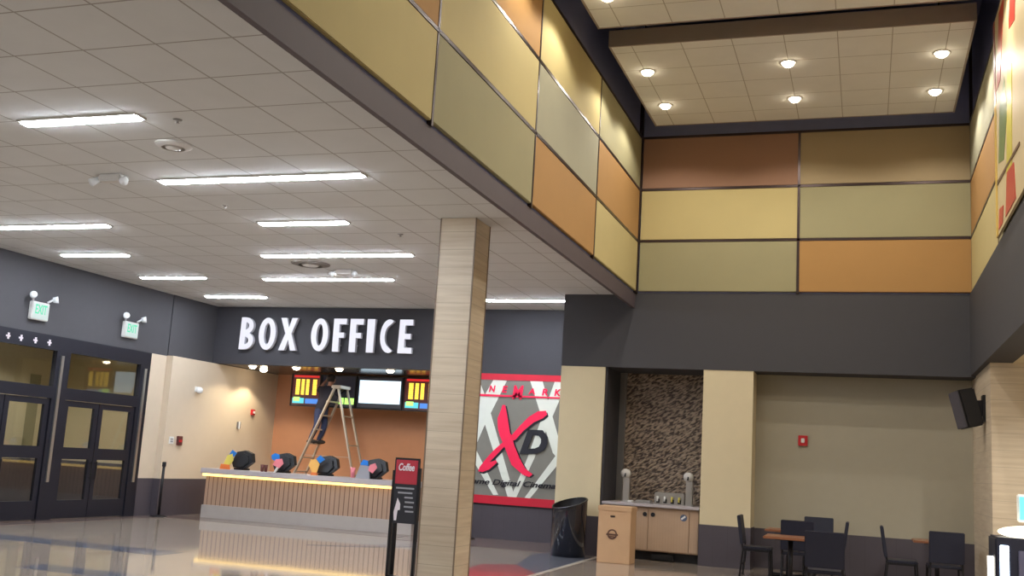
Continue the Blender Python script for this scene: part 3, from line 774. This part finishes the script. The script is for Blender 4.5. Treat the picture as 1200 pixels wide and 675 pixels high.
for s in (-1, 1):
    bmesh.ops.create_uvsphere(bm, u_segments=10, v_segments=8, radius=.024, matrix=Matrix.Translation((-11.95+s*.068, 22.02-s*.05, 3.22)) @ Matrix.Diagonal((.7, .7, 1.3, 1)))
    bmesh.ops.create_uvsphere(bm, u_segments=8, v_segments=6, radius=.011, matrix=Matrix.Translation((-11.91+s*.022, 22.085-s*.02, 3.245)))
bmesh.ops.create_uvsphere(bm, u_segments=8, v_segments=6, radius=1, matrix=Matrix.Translation((-11.905, 22.075, 3.165)) @ Matrix.Diagonal((.024, .02, .007, 1)))
obj('face', bm, M['skin'], t, True)
def clothes(nm, keep, g, m):
    bm = bmesh.new(); bm.from_mesh(body.data)
    off = Vector(t['_base']); bm.normal_update()
    bmesh.ops.delete(bm, geom=[f for f in bm.faces if not keep(f.calc_center_median()+off)], context='FACES')
    for v in bm.verts: v.co += v.normal*g+off
    return obj(nm, bm, m, t, True)
def arm(p): return (p-Vector((-11.84, 21.93, 3.0))).length < .34 and p.y < 22.22 or (p-Vector((-12.20, 22.06, 3.0))).length < .22
clothes('shirt', lambda p: 2.52 < p.z < 3.075 and (arm(p) or abs(p.x+12.04) < .24 and p.y < 22.2), .014, M['shirt'])
clothes('jeans', lambda p: 1.81 < p.z < 2.58, .010, M['denim'])
bm = bmesh.new()
bmesh.ops.create_uvsphere(bm, u_segments=18, v_segments=12, radius=1, matrix=Matrix.Translation((-11.955, 22.0, 3.255)) @ Matrix.Diagonal((.108, .108, .11, 1)))
bmesh.ops.delete(bm, geom=[v for v in bm.verts if (v.co.x+11.955)*.5+(v.co.y-22.0)*.8 > .045 and v.co.z < 3.28 or v.co.z < 3.17], context='VERTS')
obj('hair', bm, M['hair'], t, True)
for (x, y) in ((-12.28, 21.9), (-12.17, 22.1)):
    bm = bmesh.new(); bmesh.ops.create_uvsphere(bm, u_segments=14, v_segments=8, radius=1, matrix=Matrix.Translation((x+.01, y, 1.765)) @ Matrix.Diagonal((.14, .052, .052, 1)))
    obj('shoe', bm, M['shoe'], t, True)

# ---------------------------------------------------------------- poster
YP = 20.66
t = thing('wall_poster', 'tall grey and red wall poster with light beams, big red X and black D', 'poster', (-7.1, YP, .68))
obj('sheet', B(-8.33, -5.87, YP, YH, .70, 3.38), M['p_grey'], t)
def clip(pts, x0=-8.33, x1=-5.87, z0=.85, z1=3.25):
    def cut(P, f, g):
        o = []
        for i, p in enumerate(P):
            q = P[(i+1) % len(P)]; a, b = f(p), f(q)
            if a >= 0: o.append(p)
            if a*b < 0:
                s = a/(a-b); o.append((p[0]+(q[0]-p[0])*s, p[1]+(q[1]-p[1])*s))
        return o
    for f in (lambda p: p[0]-x0, lambda p: x1-p[0], lambda p: p[1]-z0, lambda p: z1-p[1]):
        pts = cut(pts, f, None)
        if len(pts) < 3: return []
    return pts
d = .002
for pts in ([(-7.41, 3.25), (-7.11, 3.24), (-7.56, 2.26), (-7.78, 1.69), (-8.33, .85), (-8.33, 1.4), (-7.92, 2.3)],
            [(-8.06, 3.25), (-7.74, 3.25), (-7.52, 2.80), (-6.79, .86), (-6.94, .85), (-7.66, 2.61)],
            [(-6.6, 3.25), (-6.33, 3.25), (-5.87, 1.95), (-5.87, 1.65), (-6.03, 1.80)],
            [(-6.07, 3.25), (-5.80, 3.25), (-6.42, 1.67), (-6.76, .86), (-6.87, .87), (-6.57, 1.66)],
            [(-5.87, 1.89), (-5.86, 1.64), (-6.47, .86), (-6.58, .87)],
            [(-8.1, 2.5), (-7.67, 1.73), (-7.15, .89), (-7.26, .88), (-7.78, 1.6), (-8.2, 2.2)]):
    d += .0012; p = clip(pts)
    if p: obj('light_beam', prism_xz(bmesh.new(), p, YP-d, YP), M['p_pale'], t)
obj('top_band', B(-8.33, -5.87, YP-.012, YP, 3.25, 3.38), M['p_red'], t)
obj('bottom_band', B(-8.33, -5.87, YP-.012, YP, .70, .865), M['p_red'], t)
bm = bmesh.new()
for ch, x, z0, z1, w in (('C', -8.0, 2.99, 3.13, .15), ('I', -7.71, 2.99, 3.13, .05), ('N', -7.42, 2.99, 3.13, .14), ('E', -7.14, 2.99, 3.13, .12), ('M', -6.85, 2.86, 3.15, .24),
                      ('A', -6.55, 2.97, 3.10, .15), ('R', -6.26, 2.96, 3.10, .13), ('K', -5.99, 2.96, 3.10, .14)):
    b = text_bm(ch, x-w/2, x+w/2, z0, z1, YP-.022, YP-.012, bold=.03, shear=.15)
    me = bpy.data.meshes.new('x'); b.to_mesh(me); b.free(); bm.from_mesh(me); bpy.data.meshes.remove(me)
obj('lettering', bm, M['p_bright'], t)
obj('underline', prism_xz(bmesh.new(), [(-8.2, 2.945), (-5.9, 2.935), (-5.88, 2.905), (-8.2, 2.895)], YP-.022, YP-.012), M['p_bright'], t)
x1 = [(-7.17, 2.73), (-7.11, 2.73), (-7.05, 2.51), (-6.97, 2.16), (-6.93, 2.11), (-6.86, 1.91), (-6.72, 1.64), (-6.59, 1.45), (-6.43, 1.35), (-6.5, 1.29), (-6.64, 1.33), (-6.89, 1.51), (-7.02, 1.77), (-7.11, 1.95), (-7.19, 2.1), (-7.24, 2.25), (-7.26, 2.45), (-7.2, 2.61)]
x2 = [(-6.19, 2.57), (-6.22, 2.65), (-6.39, 2.63), (-6.58, 2.51), (-6.76, 2.32), (-6.92, 2.13), (-7.14, 1.94), (-7.3, 1.79), (-7.45, 1.62), (-7.59, 1.43), (-7.62, 1.34), (-7.52, 1.33), (-7.38, 1.39), (-7.21, 1.54), (-7.24, 1.59), (-7.38, 1.54), (-7.16, 1.78), (-7.0, 1.96), (-6.84, 2.03), (-6.68, 2.22), (-6.47, 2.4), (-6.28, 2.49)]
sh = lambda P, dx, dz: [(a+dx, b+dz) for a, b in P]
obj('black_shadow_stroke', prism_xz(bmesh.new(), sh(x2, .03, -.035), YP-.016, YP-.011), M['p_black'], t)
obj('black_shadow_stroke', prism_xz(bmesh.new(), sh(x1, .035, -.02), YP-.016, YP-.011), M['p_black'], t)
obj('letter_x_stroke', prism_xz(bmesh.new(), x2, YP-.024, YP-.016), M['p_bright'], t)
obj('letter_x_stroke', prism_xz(bmesh.new(), x1, YP-.03, YP-.016), M['p_bright'], t)
o1 = [(-6.58, 2.25), (-6.27, 2.25), (-6.16, 2.13), (-6.15, 1.98), (-6.21, 1.84), (-6.39, 1.76), (-6.74, 1.74)]
h1 = [(-6.47, 2.14), (-6.34, 2.13), (-6.29, 2.07), (-6.29, 1.99), (-6.33, 1.91), (-6.42, 1.87), (-6.56, 1.86)]
def ringp(o, h, y0, y1):
    bm = bmesh.new(); n = len(o)
    v = [[[bm.verts.new((x, y, z)) for x, z in L] for L in (o, h)] for y in (y0, y1)]
    for i in range(n):
        j = (i+1) % n
        for f in ((v[0][0][i], v[0][0][j], v[0][1][j], v[0][1][i]), (v[1][0][i], v[1][1][i], v[1][1][j], v[1][0][j]), (v[0][0][i], v[1][0][i], v[1][0][j], v[0][0][j]), (v[0][1][i], v[0][1][j], v[1][1][j], v[1][1][i])): bm.faces.new(f)
    bmesh.ops.recalc_face_normals(bm, faces=bm.faces); return bm
obj('letter_d', ringp(o1, h1, YP-.028, YP-.011), M['p_black'], t)
obj('small_lettering', text_bm('Extreme Digital Cinema', -8.15, -5.93, 1.05, 1.20, YP-.02, YP-.012, bold=.02, shear=.3), M['p_black'], t)

# ---------------------------------------------------------------- sign stand before the counter
YS = 11.9
t = thing('sign_stand', 'black floor sign stand with red header and dark printed panel, left of the column', 'sign', (-5.32, YS, 0))
obj('frame', (lambda b: (box(b, -5.50, -5.465, YS-.02, YS+.02, .05, 1.40), box(b, -5.165, -5.13, YS-.02, YS+.02, .05, 1.44), box(b, -5.50, -5.13, YS-.02, YS+.02, .10, .15), b)[-1])(bmesh.new()), M['black_metal'], t)
obj('base_plate', lathe(bmesh.new(), -5.315, YS, [(.28, 0), (.28, .012), (.24, .03), (.05, .06), (.001, .06)], 28), M['black_metal'], t, True)
o = obj('red_header', B(-5.46, -5.17, YS-.022, YS+.012, 1.24, 1.53, bev=.004), M['sign_red'], t)
obj('lettering', text_bm('Coffee', -5.42, -5.21, 1.40, 1.49, YS-.028, YS-.022, bold=.02, shear=.2), M['sign_white'], o)
obj('header_border', (lambda b: (box(b, -5.475, -5.155, YS-.018, YS+.016, 1.53, 1.555), box(b, -5.478, -5.46, YS-.018, YS+.016, 1.24, 1.53), box(b, -5.17, -5.152, YS-.018, YS+.016, 1.24, 1.53), b)[-1])(bmesh.new()), M['black'], o)
o = obj('print_panel', B(-5.47, -5.16, YS-.015, YS+.012, .77, 1.24), M['sign_dark'], t)
bm = bmesh.new()
for k, (a, b) in enumerate(((.02, .26), (.05, .24), (.14, .25), (.15, .27), (.14, .26), (.16, .27))): box(bm, -5.46+a, -5.46+b, YS-.019, YS-.015, 1.18-.055*k, 1.20-.055*k)
obj('fine_print', bm, M['sign_grey'], o)
obj('white_figure', prism_xz(bmesh.new(), [(-5.44, .80), (-5.41, .80), (-5.40, .92), (-5.37, .93), (-5.37, 1.0), (-5.41, 1.07), (-5.43, .98), (-5.45, .9)], YS-.019, YS-.015), M['sign_white'], o)
# rope post standing left of the sign
def post(x, y, label, h=1.1, rope=None, m='black_metal'):
    t = thing('rope_post', label, 'stanchion', (x, y, 0), 'black rope posts')
    obj('pole', tube(bmesh.new(), (x, y, .02), (x, y, h-.08), .03, n=16), M[m], t, True)
    obj('belt_head', lathe(bmesh.new(), x, y, [(.034, h-.1), (.042, h-.09), (.042, h-.01), (.03, h), (.001, h)], 16), M['black'], t, True)
    obj('base', lathe(bmesh.new(), x, y, [(.17, 0), (.17, .015), (.13, .03), (.03, .045), (.001, .045)], 24), M[m], t, True)
post(-5.62, YS+.42, 'black rope post just left of the sign stand', 1.34)
post(-14.05, 18.9, 'black rope post by the pale wall left of the counter', 1.14)
post(-7.62, 20.2, 'black rope post right behind the column, before the poster', 1.12)

# ---------------------------------------------------------------- trash can
cx, cy = -4.95, 18.2
t = thing('trash_can', 'glossy black round trash can with slanted open top before the beige pillar', 'trash can', (cx, cy, 0))
def slanted(r0, r1, z0, ztop, sl, n=32, inner=False):
    bm = bmesh.new(); a = [bm.verts.new((cx+r0*math.cos(2*PI*i/n), cy+r0*math.sin(2*PI*i/n), z0)) for i in range(n)]
    b = [bm.verts.new((cx+r1*math.cos(2*PI*i/n), cy+r1*math.sin(2*PI*i/n), ztop+sl*(math.cos(2*PI*i/n)*.7+math.sin(2*PI*i/n)*.9))) for i in range(n)]
    for i in range(n):
        j = (i+1) % n; bm.faces.new((a[i], a[j], b[j], b[i]) if not inner else (b[i], b[j], a[j], a[i]))
    bm.faces.new(a if inner else list(reversed(a)))
    return bm
obj('shell', slanted(.30, .315, 0, .92, .085), M['can'], t, True)
obj('liner', slanted(.285, .30, .3, .915, .085, inner=True), M['black'], t, True)
bm = bmesh.new(); n = 40; R = []
for i in range(n):
    a = 2*PI*i/n
    ring = []
    for k in range(6):
        b = 2*PI*k/6; r = .308+.014*math.cos(b)
        ring.append(bm.verts.new((cx+r*math.cos(a), cy+r*math.sin(a), .922+.085*(math.cos(a)*.7+math.sin(a)*.9)+.014*math.sin(b))))
    R.append(ring)
for i in range(n):
    for k in range(6): bm.faces.new((R[i][k], R[i][(k+1) % 6], R[(i+1) % n][(k+1) % 6], R[(i+1) % n][k]))
bmesh.ops.recalc_face_normals(bm, faces=bm.faces)
obj('rim', bm, M['can'], t, True)

# ---------------------------------------------------------------- tall carton
t = thing('carton', 'tall tan box with small hand hole and oval emblem, standing before the wood cabinet', 'box', (-4.0, 17.87, 0))
bm = B(-4.29, -3.73, 17.65, 18.1, 0, .93, bev=.006); obj('body', bm, M['carton'], t)
obj('flap', B(-4.30, -3.72, 17.64, 18.11, .86, .94, bev=.005), M['carton'], t)
obj('hand_hole', B(-4.08, -4.0, 17.634, 17.642, .76, .785), M['black'], t)
bm = bmesh.new(); n = 28; pts = [(-4.04+.085*math.cos(2*PI*i/n), .475+.085*math.sin(2*PI*i/n)) for i in range(n)]; pin = [(-4.04+.06*math.cos(2*PI*i/n), .475+.06*math.sin(2*PI*i/n)) for i in range(n)]
bm = ringp(pts, pin, 17.645, 17.652)
box(bm, -4.14, -3.94, 17.643, 17.652, .455, .485); box(bm, -4.10, -3.98, 17.643, 17.652, .425, .445)
obj('emblem', bm, mat('brown_print', (96, 68, 56), .8), t)

# ---------------------------------------------------------------- condiment cabinet in the niche
t = thing('condiment_cabinet', 'light wood cabinet with stone top built into the textured niche', 'cabinet', (-3.64, 19.3, 0))
obj('countertop', B(-4.50, -2.75, 18.72, 19.88, .93, .98, bev=.006), M['counter_top'], t)
obj('carcass', B(-4.49, -2.76, 18.82, 19.86, .16, .93), M['wood'], t)
obj('toe_kick', B(-4.47, -2.78, 18.95, 19.84, 0, .16), M['black'], t)
for k, (a, b) in enumerate(((-4.48, -3.665), (-3.655, -2.935), (-2.925, -2.77))):
    o = obj('door', B(a, b, 18.795, 18.82, .18, .92, bev=.003), M['wood'], t)
    if k < 2:
        hx = -3.72 if k == 0 else -3.575
        obj('round_pull', lathe_y if False else tube(bmesh.new(), (hx, 18.775, .80), (hx, 18.797, .80), .038, n=20), M['black'], o)
    if k == 1:
        obj('blue_label', tube(bmesh.new(), (-3.03, 18.788, .78), (-3.03, 18.797, .78), .06, n=22), M['c_blue'] if False else mat('blue_grey_label', (84, 96, 120), .5), o)
        obj('label_print', (lambda b: (bar(b, (-3.07, 18.785, .755), (-3.0, 18.785, .81), .004, .03, (0, 0, 1)), b)[-1])(bmesh.new()), M['white'], o)
one('floor_grille', B(-3.6, -3.2, 18.84, 18.95, .02, .12, bev=.01), M['black'], 'low black box in the shadow under the wood cabinet', 'box')
# tall metal dispensers
def tower(x, y, label):
    t = thing('drink_tower', label, 'dispenser', (x, y, .98), 'tall metal dispensers on the niche counter')
    obj('column', B(x-.06, x+.06, y-.05, y+.08, .98, 1.42, bev=.012), M['silver'], t)
    bm = bmesh.new(); tube(bm, (x-.02, y-.06, 1.49), (x-.02, y+.07, 1.49), .085, n=24); obj('round_head', bm, M['lamp_frame'], t, True)
    obj('drip_tray', B(x-.08, x+.08, y-.14, y-.05, .98, 1.0, bev=.004), M['silver'], t)
    bm = bmesh.new(); tube(bm, (x-.02, y-.09, 1.44), (x-.02, y-.05, 1.49), .015, n=10); obj('spout', bm, M['black'], t)
tower(-4.16, 19.2, 'tall metal dispenser tower with round head, left end of the niche counter')
tower(-3.0, 19.15, 'tall metal dispenser tower with round head, right end of the niche counter')
t = thing('condiment_dispenser', 'low metal condiment dispenser with a row of pumps, between the two towers', 'dispenser', (-3.38, 19.3, .98))
obj('body', B(-3.64, -3.10, 19.2, 19.45, .98, 1.19, bev=.01), M['silver'], t)
for i in range(4):
    x = -3.57+i*.13
    bm = bmesh.new(); tube(bm, (x, 19.2, 1.1), (x, 19.13, 1.1), .018, n=10); tube(bm, (x, 19.13, 1.12), (x, 19.12, 1.03), .016, n=10)
    o = obj('pump', bm, M['white'] if i < 2 else M['c_yellow'], t, True)
    bm = bmesh.new(); box(bm, x-.03, x+.03, 19.185, 19.2, 1.0, 1.07); obj('cup_holder', bm, M['black'], o)
one('napkin_tray', B(-3.98, -3.7, 19.15, 19.4, .98, 1.03, bev=.01), M['silver'], 'flat metal tray left of the low condiment dispenser', 'tray')
one('lid_tray', B(-4.06-.02, -4.0, 18.95, 19.1, .98, 1.02, bev=.006), M['white'], 'small white tray beside the left dispenser tower', 'tray')

# ---------------------------------------------------------------- alcove fire alarm
t = thing('fire_alarm', 'square red fire alarm with white strobe on the dim alcove wall', 'alarm', (-1.05, 19.33, 2.16))
obj('body', B(-1.13, -.97, 19.30, 19.35, 2.16, 2.34, bev=.006), M['red'], t)
obj('strobe_lens', B(-1.08, -1.02, 19.275, 19.30, 2.21, 2.29, bev=.008), M['white'], t)

# ---------------------------------------------------------------- wall speaker
t = thing('wall_speaker', 'black loudspeaker tilted on a bracket, high on the corner of the stone pillar', 'speaker', (1.72, 17.45, 2.75))
bm = B(-.12, .13, -.17, .17, -.29, .29, bev=.02)
R = Matrix.Translation((1.46, 17.4, 2.79)) @ Matrix.Rotation(math.radians(-14), 4, 'Y') @ Matrix.Rotation(math.radians(18), 4, 'Z')
bmesh.ops.transform(bm, matrix=R, verts=bm.verts); obj('cabinet', bm, M['black'], t)
bm = B(-.15, -.122, -.16, .16, -.28, .28, bev=.008); bmesh.ops.transform(bm, matrix=R, verts=bm.verts); obj('grille', bm, mat('grille_grey', (78, 76, 84), .6), t)
bm = bmesh.new(); box(bm, 1.56, 1.68, 17.33, 17.5, 2.68, 2.92); box(bm, 1.68, 1.72, 17.28, 17.55, 2.6, 3.0); obj('bracket', bm, M['black_metal'], t)

# ---------------------------------------------------------------- cafe tables and chairs
def make_chair():
    t = thing('cafe_chair', 'x', 'chair', (0, 0, 0), 'dark cafe chairs in the alcove')
    # faces +Y, back on -Y side
    obj('seat', B(-.235, .235, -.22, .23, .43, .475, bev=.015), M['navy'], t)
    bm = B(-.24, .24, -.025, .025, -.08, .37, bev=.01)
    bmesh.ops.transform(bm, matrix=Matrix.Translation((0, -.235, .585)) @ Matrix.Rotation(math.radians(8), 4, 'X'), verts=bm.verts)
    obj('backrest', bm, M['navy'], t)
    for s in (-1, 1):
        bm = bmesh.new(); bar(bm, (s*.215, -.235, .585), (s*.215, -.20, .43), .03, .03); bar(bm, (s*.215, -.20, .45), (s*.225, -.25, 0), .028, .028); obj('leg', bm, M['black_metal'], t)
        bm = bmesh.new(); bar(bm, (s*.215, .2, .44), (s*.225, .22, 0), .028, .028); obj('leg', bm, M['black_metal'], t)
    bm = bmesh.new()
    for s in (-1, 1): bar(bm, (s*.215, -.2, .42), (s*.215, .2, .42), .025, .03)
    bar(bm, (-.215, .2, .42), (.215, .2, .42), .025, .03); bar(bm, (-.22, -.225, .2), (.22, -.225, .2), .02, .02)
    obj('seat_frame', bm, M['black_metal'], t)
    return t
ch0 = make_chair()
CH = [(-.48, 14.2, 0, 'dark chair with its solid back to the viewer, nearest and largest before the lit table'),
      (-1.0, 17.1, .06, 'dark chair with its back to the viewer, just behind the lit table top'),
      (-1.64, 17.6, -PI/2, 'dark chair seen from the side against the beige pillar'),
      (-.55, 17.8, PI/2, 'dark chair seen side on, only its slanted back top showing right of the nearest chair'),
      (.52, 17.2, -PI/2, 'dark chair seen side on, alone in the middle of the alcove wall'),
      (1.10, 16.9, .05, 'dark chair with its back to the viewer, at the right end by the stone pillar'),
      (-.75, 18.7, PI, 'dark chair facing the viewer against the alcove wall, partly behind others')]
for i, (x, y, r, lb) in enumerate(CH):
    if i == 0: ch0.location = (x, y, 0); ch0.rotation_euler = (0, 0, r); ch0['label'] = lb
    else: dup(ch0, (x, y, 0), r, lb)
def table(x, y, label, w=.36):
    t = thing('cafe_table', label, 'table', (x, y, 0), 'cafe tables in the alcove')
    obj('tabletop', B(x-w, x+w, y-.36, y+.36, .72, .755, bev=.008), M['table_wood'], t)
    obj('pedestal', tube(bmesh.new(), (x, y, .03), (x, y, .72), .035, n=16), M['black_metal'], t, True)
    bm = bmesh.new(); bar(bm, (x-.28, y-.28, .02), (x+.28, y+.28, .02), .06, .04); bar(bm, (x-.28, y+.28, .02), (x+.28, y-.28, .02), .06, .04)
    obj('foot', bm, M['black_metal'], t)
    obj('support_plate', B(x-.2, x+.2, y-.2, y+.2, .705, .72), M['black_metal'], t)
table(-1.02, 15.95, 'wooden cafe table with a bright reflection on its top, behind the nearest chair')
table(-1.18, 18.0, 'wooden cafe table against the alcove wall, left, behind another table')
table(1.06, 17.95, 'wooden cafe table at the right end of the alcove, behind the right chair')

# ---------------------------------------------------------------- lit kiosk at the right edge
t = thing('lit_display_kiosk', 'dark kiosk with glowing white front strips and rounded white lit top, right edge', 'kiosk', (1.95, 14.3, 0))
obj('cabinet', B(1.47, 2.5, 13.98, 14.7, 0, 1.04, bev=.02), M['navy'], t)
obj('light_panel', B(1.52, 1.62, 13.965, 13.985, .05, .95, bev=.008), emis('kiosk_white', (205, 230, 255), 6), t)
obj('side_streak', tube(bmesh.new(), (1.44, 14.2, .05), (1.44, 14.2, .80), .035, n=14), emis('kiosk_streak', (255, 250, 235), 5), t, True)  # bright streak beside the cabinet, built as a glowing tube
bm = bmesh.new()
bmesh.ops.create_uvsphere(bm, u_segments=28, v_segments=12, radius=1, matrix=Matrix.Translation((2.05, 14.3, 1.10)) @ Matrix.Diagonal((.52, .32, .09, 1)))
obj('lit_dome_top', bm, emis('kiosk_dome', (255, 246, 220), 3), t, True)
obj('front_panel', B(1.72, 2.3, 13.96, 13.985, .1, .9, bev=.008), mat('kiosk_panel', (96, 96, 120), .3), t)
t = thing('small_monitor', 'small monitor with glowing cyan screen on the kiosk, cut by the right edge', 'monitor', (2.05, 14.5, 1.18))
obj('stand', B(2.0, 2.1, 14.42, 14.5, 1.19, 1.25), M['white'], t)
obj('casing', B(1.77, 2.35, 14.4, 14.45, 1.22, 1.56, bev=.015), M['white'], t)
obj('screen', B(1.80, 2.32, 14.385, 14.4, 1.25, 1.53), emis('kiosk_screen', (90, 220, 235), 1.8), t)
# out-of-frame downlights added to light the right hand area
for x, y, nm in ((2.7, 13.2, 'near the kiosk'), (3.1, 9.5, 'farther from the kiosk')):
    downlight(x, y, BOT+.02, f'added unseen downlight of the low right hand ceiling, {nm}', 'added right side downlights', 260, spot=165)

# ---------------------------------------------------------------- banner on the right upper wall
t = thing('wall_banner', 'tall movie banner in cream, yellow, green and red on the upper right wall', 'banner', (1.62, 12.6, 4.85))
XN = 1.60
obj('sheet', B(XN, XN+.03, 10.2, 14.45, 4.80, 7.7), mat('banner_cream', (204, 186, 144), .45, spec=.4), t)
obj('yellow_border', B(XN-.006, XN, 14.28, 14.45, 4.80, 6.6), mat('banner_yellow', (214, 180, 84), .35), t)
obj('red_border', B(XN-.006, XN, 14.28, 14.45, 6.6, 7.7), mat('banner_red', (150, 62, 52), .35), t)
def yzp(pts, m, nm, d):
    bm = bmesh.new(); a = [bm.verts.new((XN-d, y, z)) for y, z in pts]; b = [bm.verts.new((XN, y, z)) for y, z in pts]; n = len(pts)
    bm.faces.new(a); bm.faces.new(list(reversed(b)))
    for i in range(n): bm.faces.new((a[i], a[(i+1) % n], b[(i+1) % n], b[i]))
    bmesh.ops.recalc_face_normals(bm, faces=bm.faces); obj(nm, bm, m, t)
G1 = mat('banner_green', (120, 138, 84), .35); Y1 = mat('banner_lemon', (206, 196, 84), .35); R1 = mat('banner_scarlet', (192, 70, 54), .35); D1 = mat('banner_brown', (110, 84, 62), .35)
yzp([(14.1, 5.7), (13.6, 5.6), (13.2, 6.1), (13.4, 6.6), (13.9, 6.4)], G1, 'green_patch', .004)
yzp([(13.4, 5.1), (12.9, 5.0), (12.7, 6.5), (13.1, 6.6)], Y1, 'yellow_patch', .006)
yzp([(14.2, 4.85), (13.8, 4.85), (13.7, 5.05), (14.1, 5.1)], R1, 'red_patch', .006)
yzp([(13.5, 4.85), (12.6, 4.85), (12.7, 5.3), (13.3, 5.35)], R1, 'red_patch', .008)
yzp([(14.25, 5.45), (12.2, 5.35), (12.2, 5.39), (14.25, 5.50)], D1, 'dark_line', .010)
yzp([(14.2, 6.7), (13.8, 6.7), (13.3, 7.6), (13.8, 7.6)], R1, 'red_patch', .005)
yzp([(12.9, 7.0), (12.4, 6.9), (12.2, 7.6), (12.7, 7.6)], R1, 'red_patch', .005)
ld = bpy.data.lights.new('banner_fill_spot', 'SPOT'); ld.energy = 110; ld.spot_size = math.radians(34); ld.spot_blend = .6; ld.color = (1, .88, .7); ld.shadow_soft_size = .05  # unseen spot without a fixture, added to brighten the banner
lo = bpy.data.objects.new('banner_fill_spot', ld); C.objects.link(lo); lo.location = (.2, 12.7, 7.7)
lo.rotation_euler = (Vector((1.6, 12.9, 6.5))-Vector((.2, 12.7, 7.7))).to_track_quat('-Z', 'Y').to_euler()

# ---------------------------------------------------------------- world, camera, colour
w = bpy.data.worlds.new('World'); sc.world = w; w.use_nodes = True
w.node_tree.nodes['Background'].inputs[0].default_value = (.05, .055, .07, 1); w.node_tree.nodes['Background'].inputs[1].default_value = .3
cam = bpy.data.cameras.new('Camera'); co = bpy.data.objects.new('Camera', cam); C.objects.link(co); sc.camera = co
cam.sensor_width = 36; cam.sensor_fit = 'HORIZONTAL'; cam.lens = 1221.862/1200*36; cam.clip_end = 200; cam.clip_start = .05
r = Vector((0.946890527735131, 0.31613600044857404, 0.05879079609823484)); d = Vector((0.0033049869781124203, 0.17325430545843976, -0.9848715767556642)); f = Vector((-0.3215391197763649, 0.9327598698810391, 0.16300803536313055))
mw = Matrix(((r.x, -d.x, -f.x, 0), (r.y, -d.y, -f.y, 0), (r.z, -d.z, -f.z, 1.6), (0, 0, 0, 1)))
co.matrix_world = mw
for o in bpy.data.objects:
    if '_base' in o: del o['_base']
sc.view_settings.view_transform = 'Standard'; sc.view_settings.look = 'None'; sc.view_settings.gamma = 1
sc.view_settings.use_curve_mapping = False; sc.view_settings.exposure = 0.0
sc.cycles.use_denoising = True; sc.cycles.max_bounces = 8; sc.cycles.diffuse_bounces = 4; sc.cycles.transparent_max_bounces = 8
sc.cycles.sample_clamp_indirect = 6
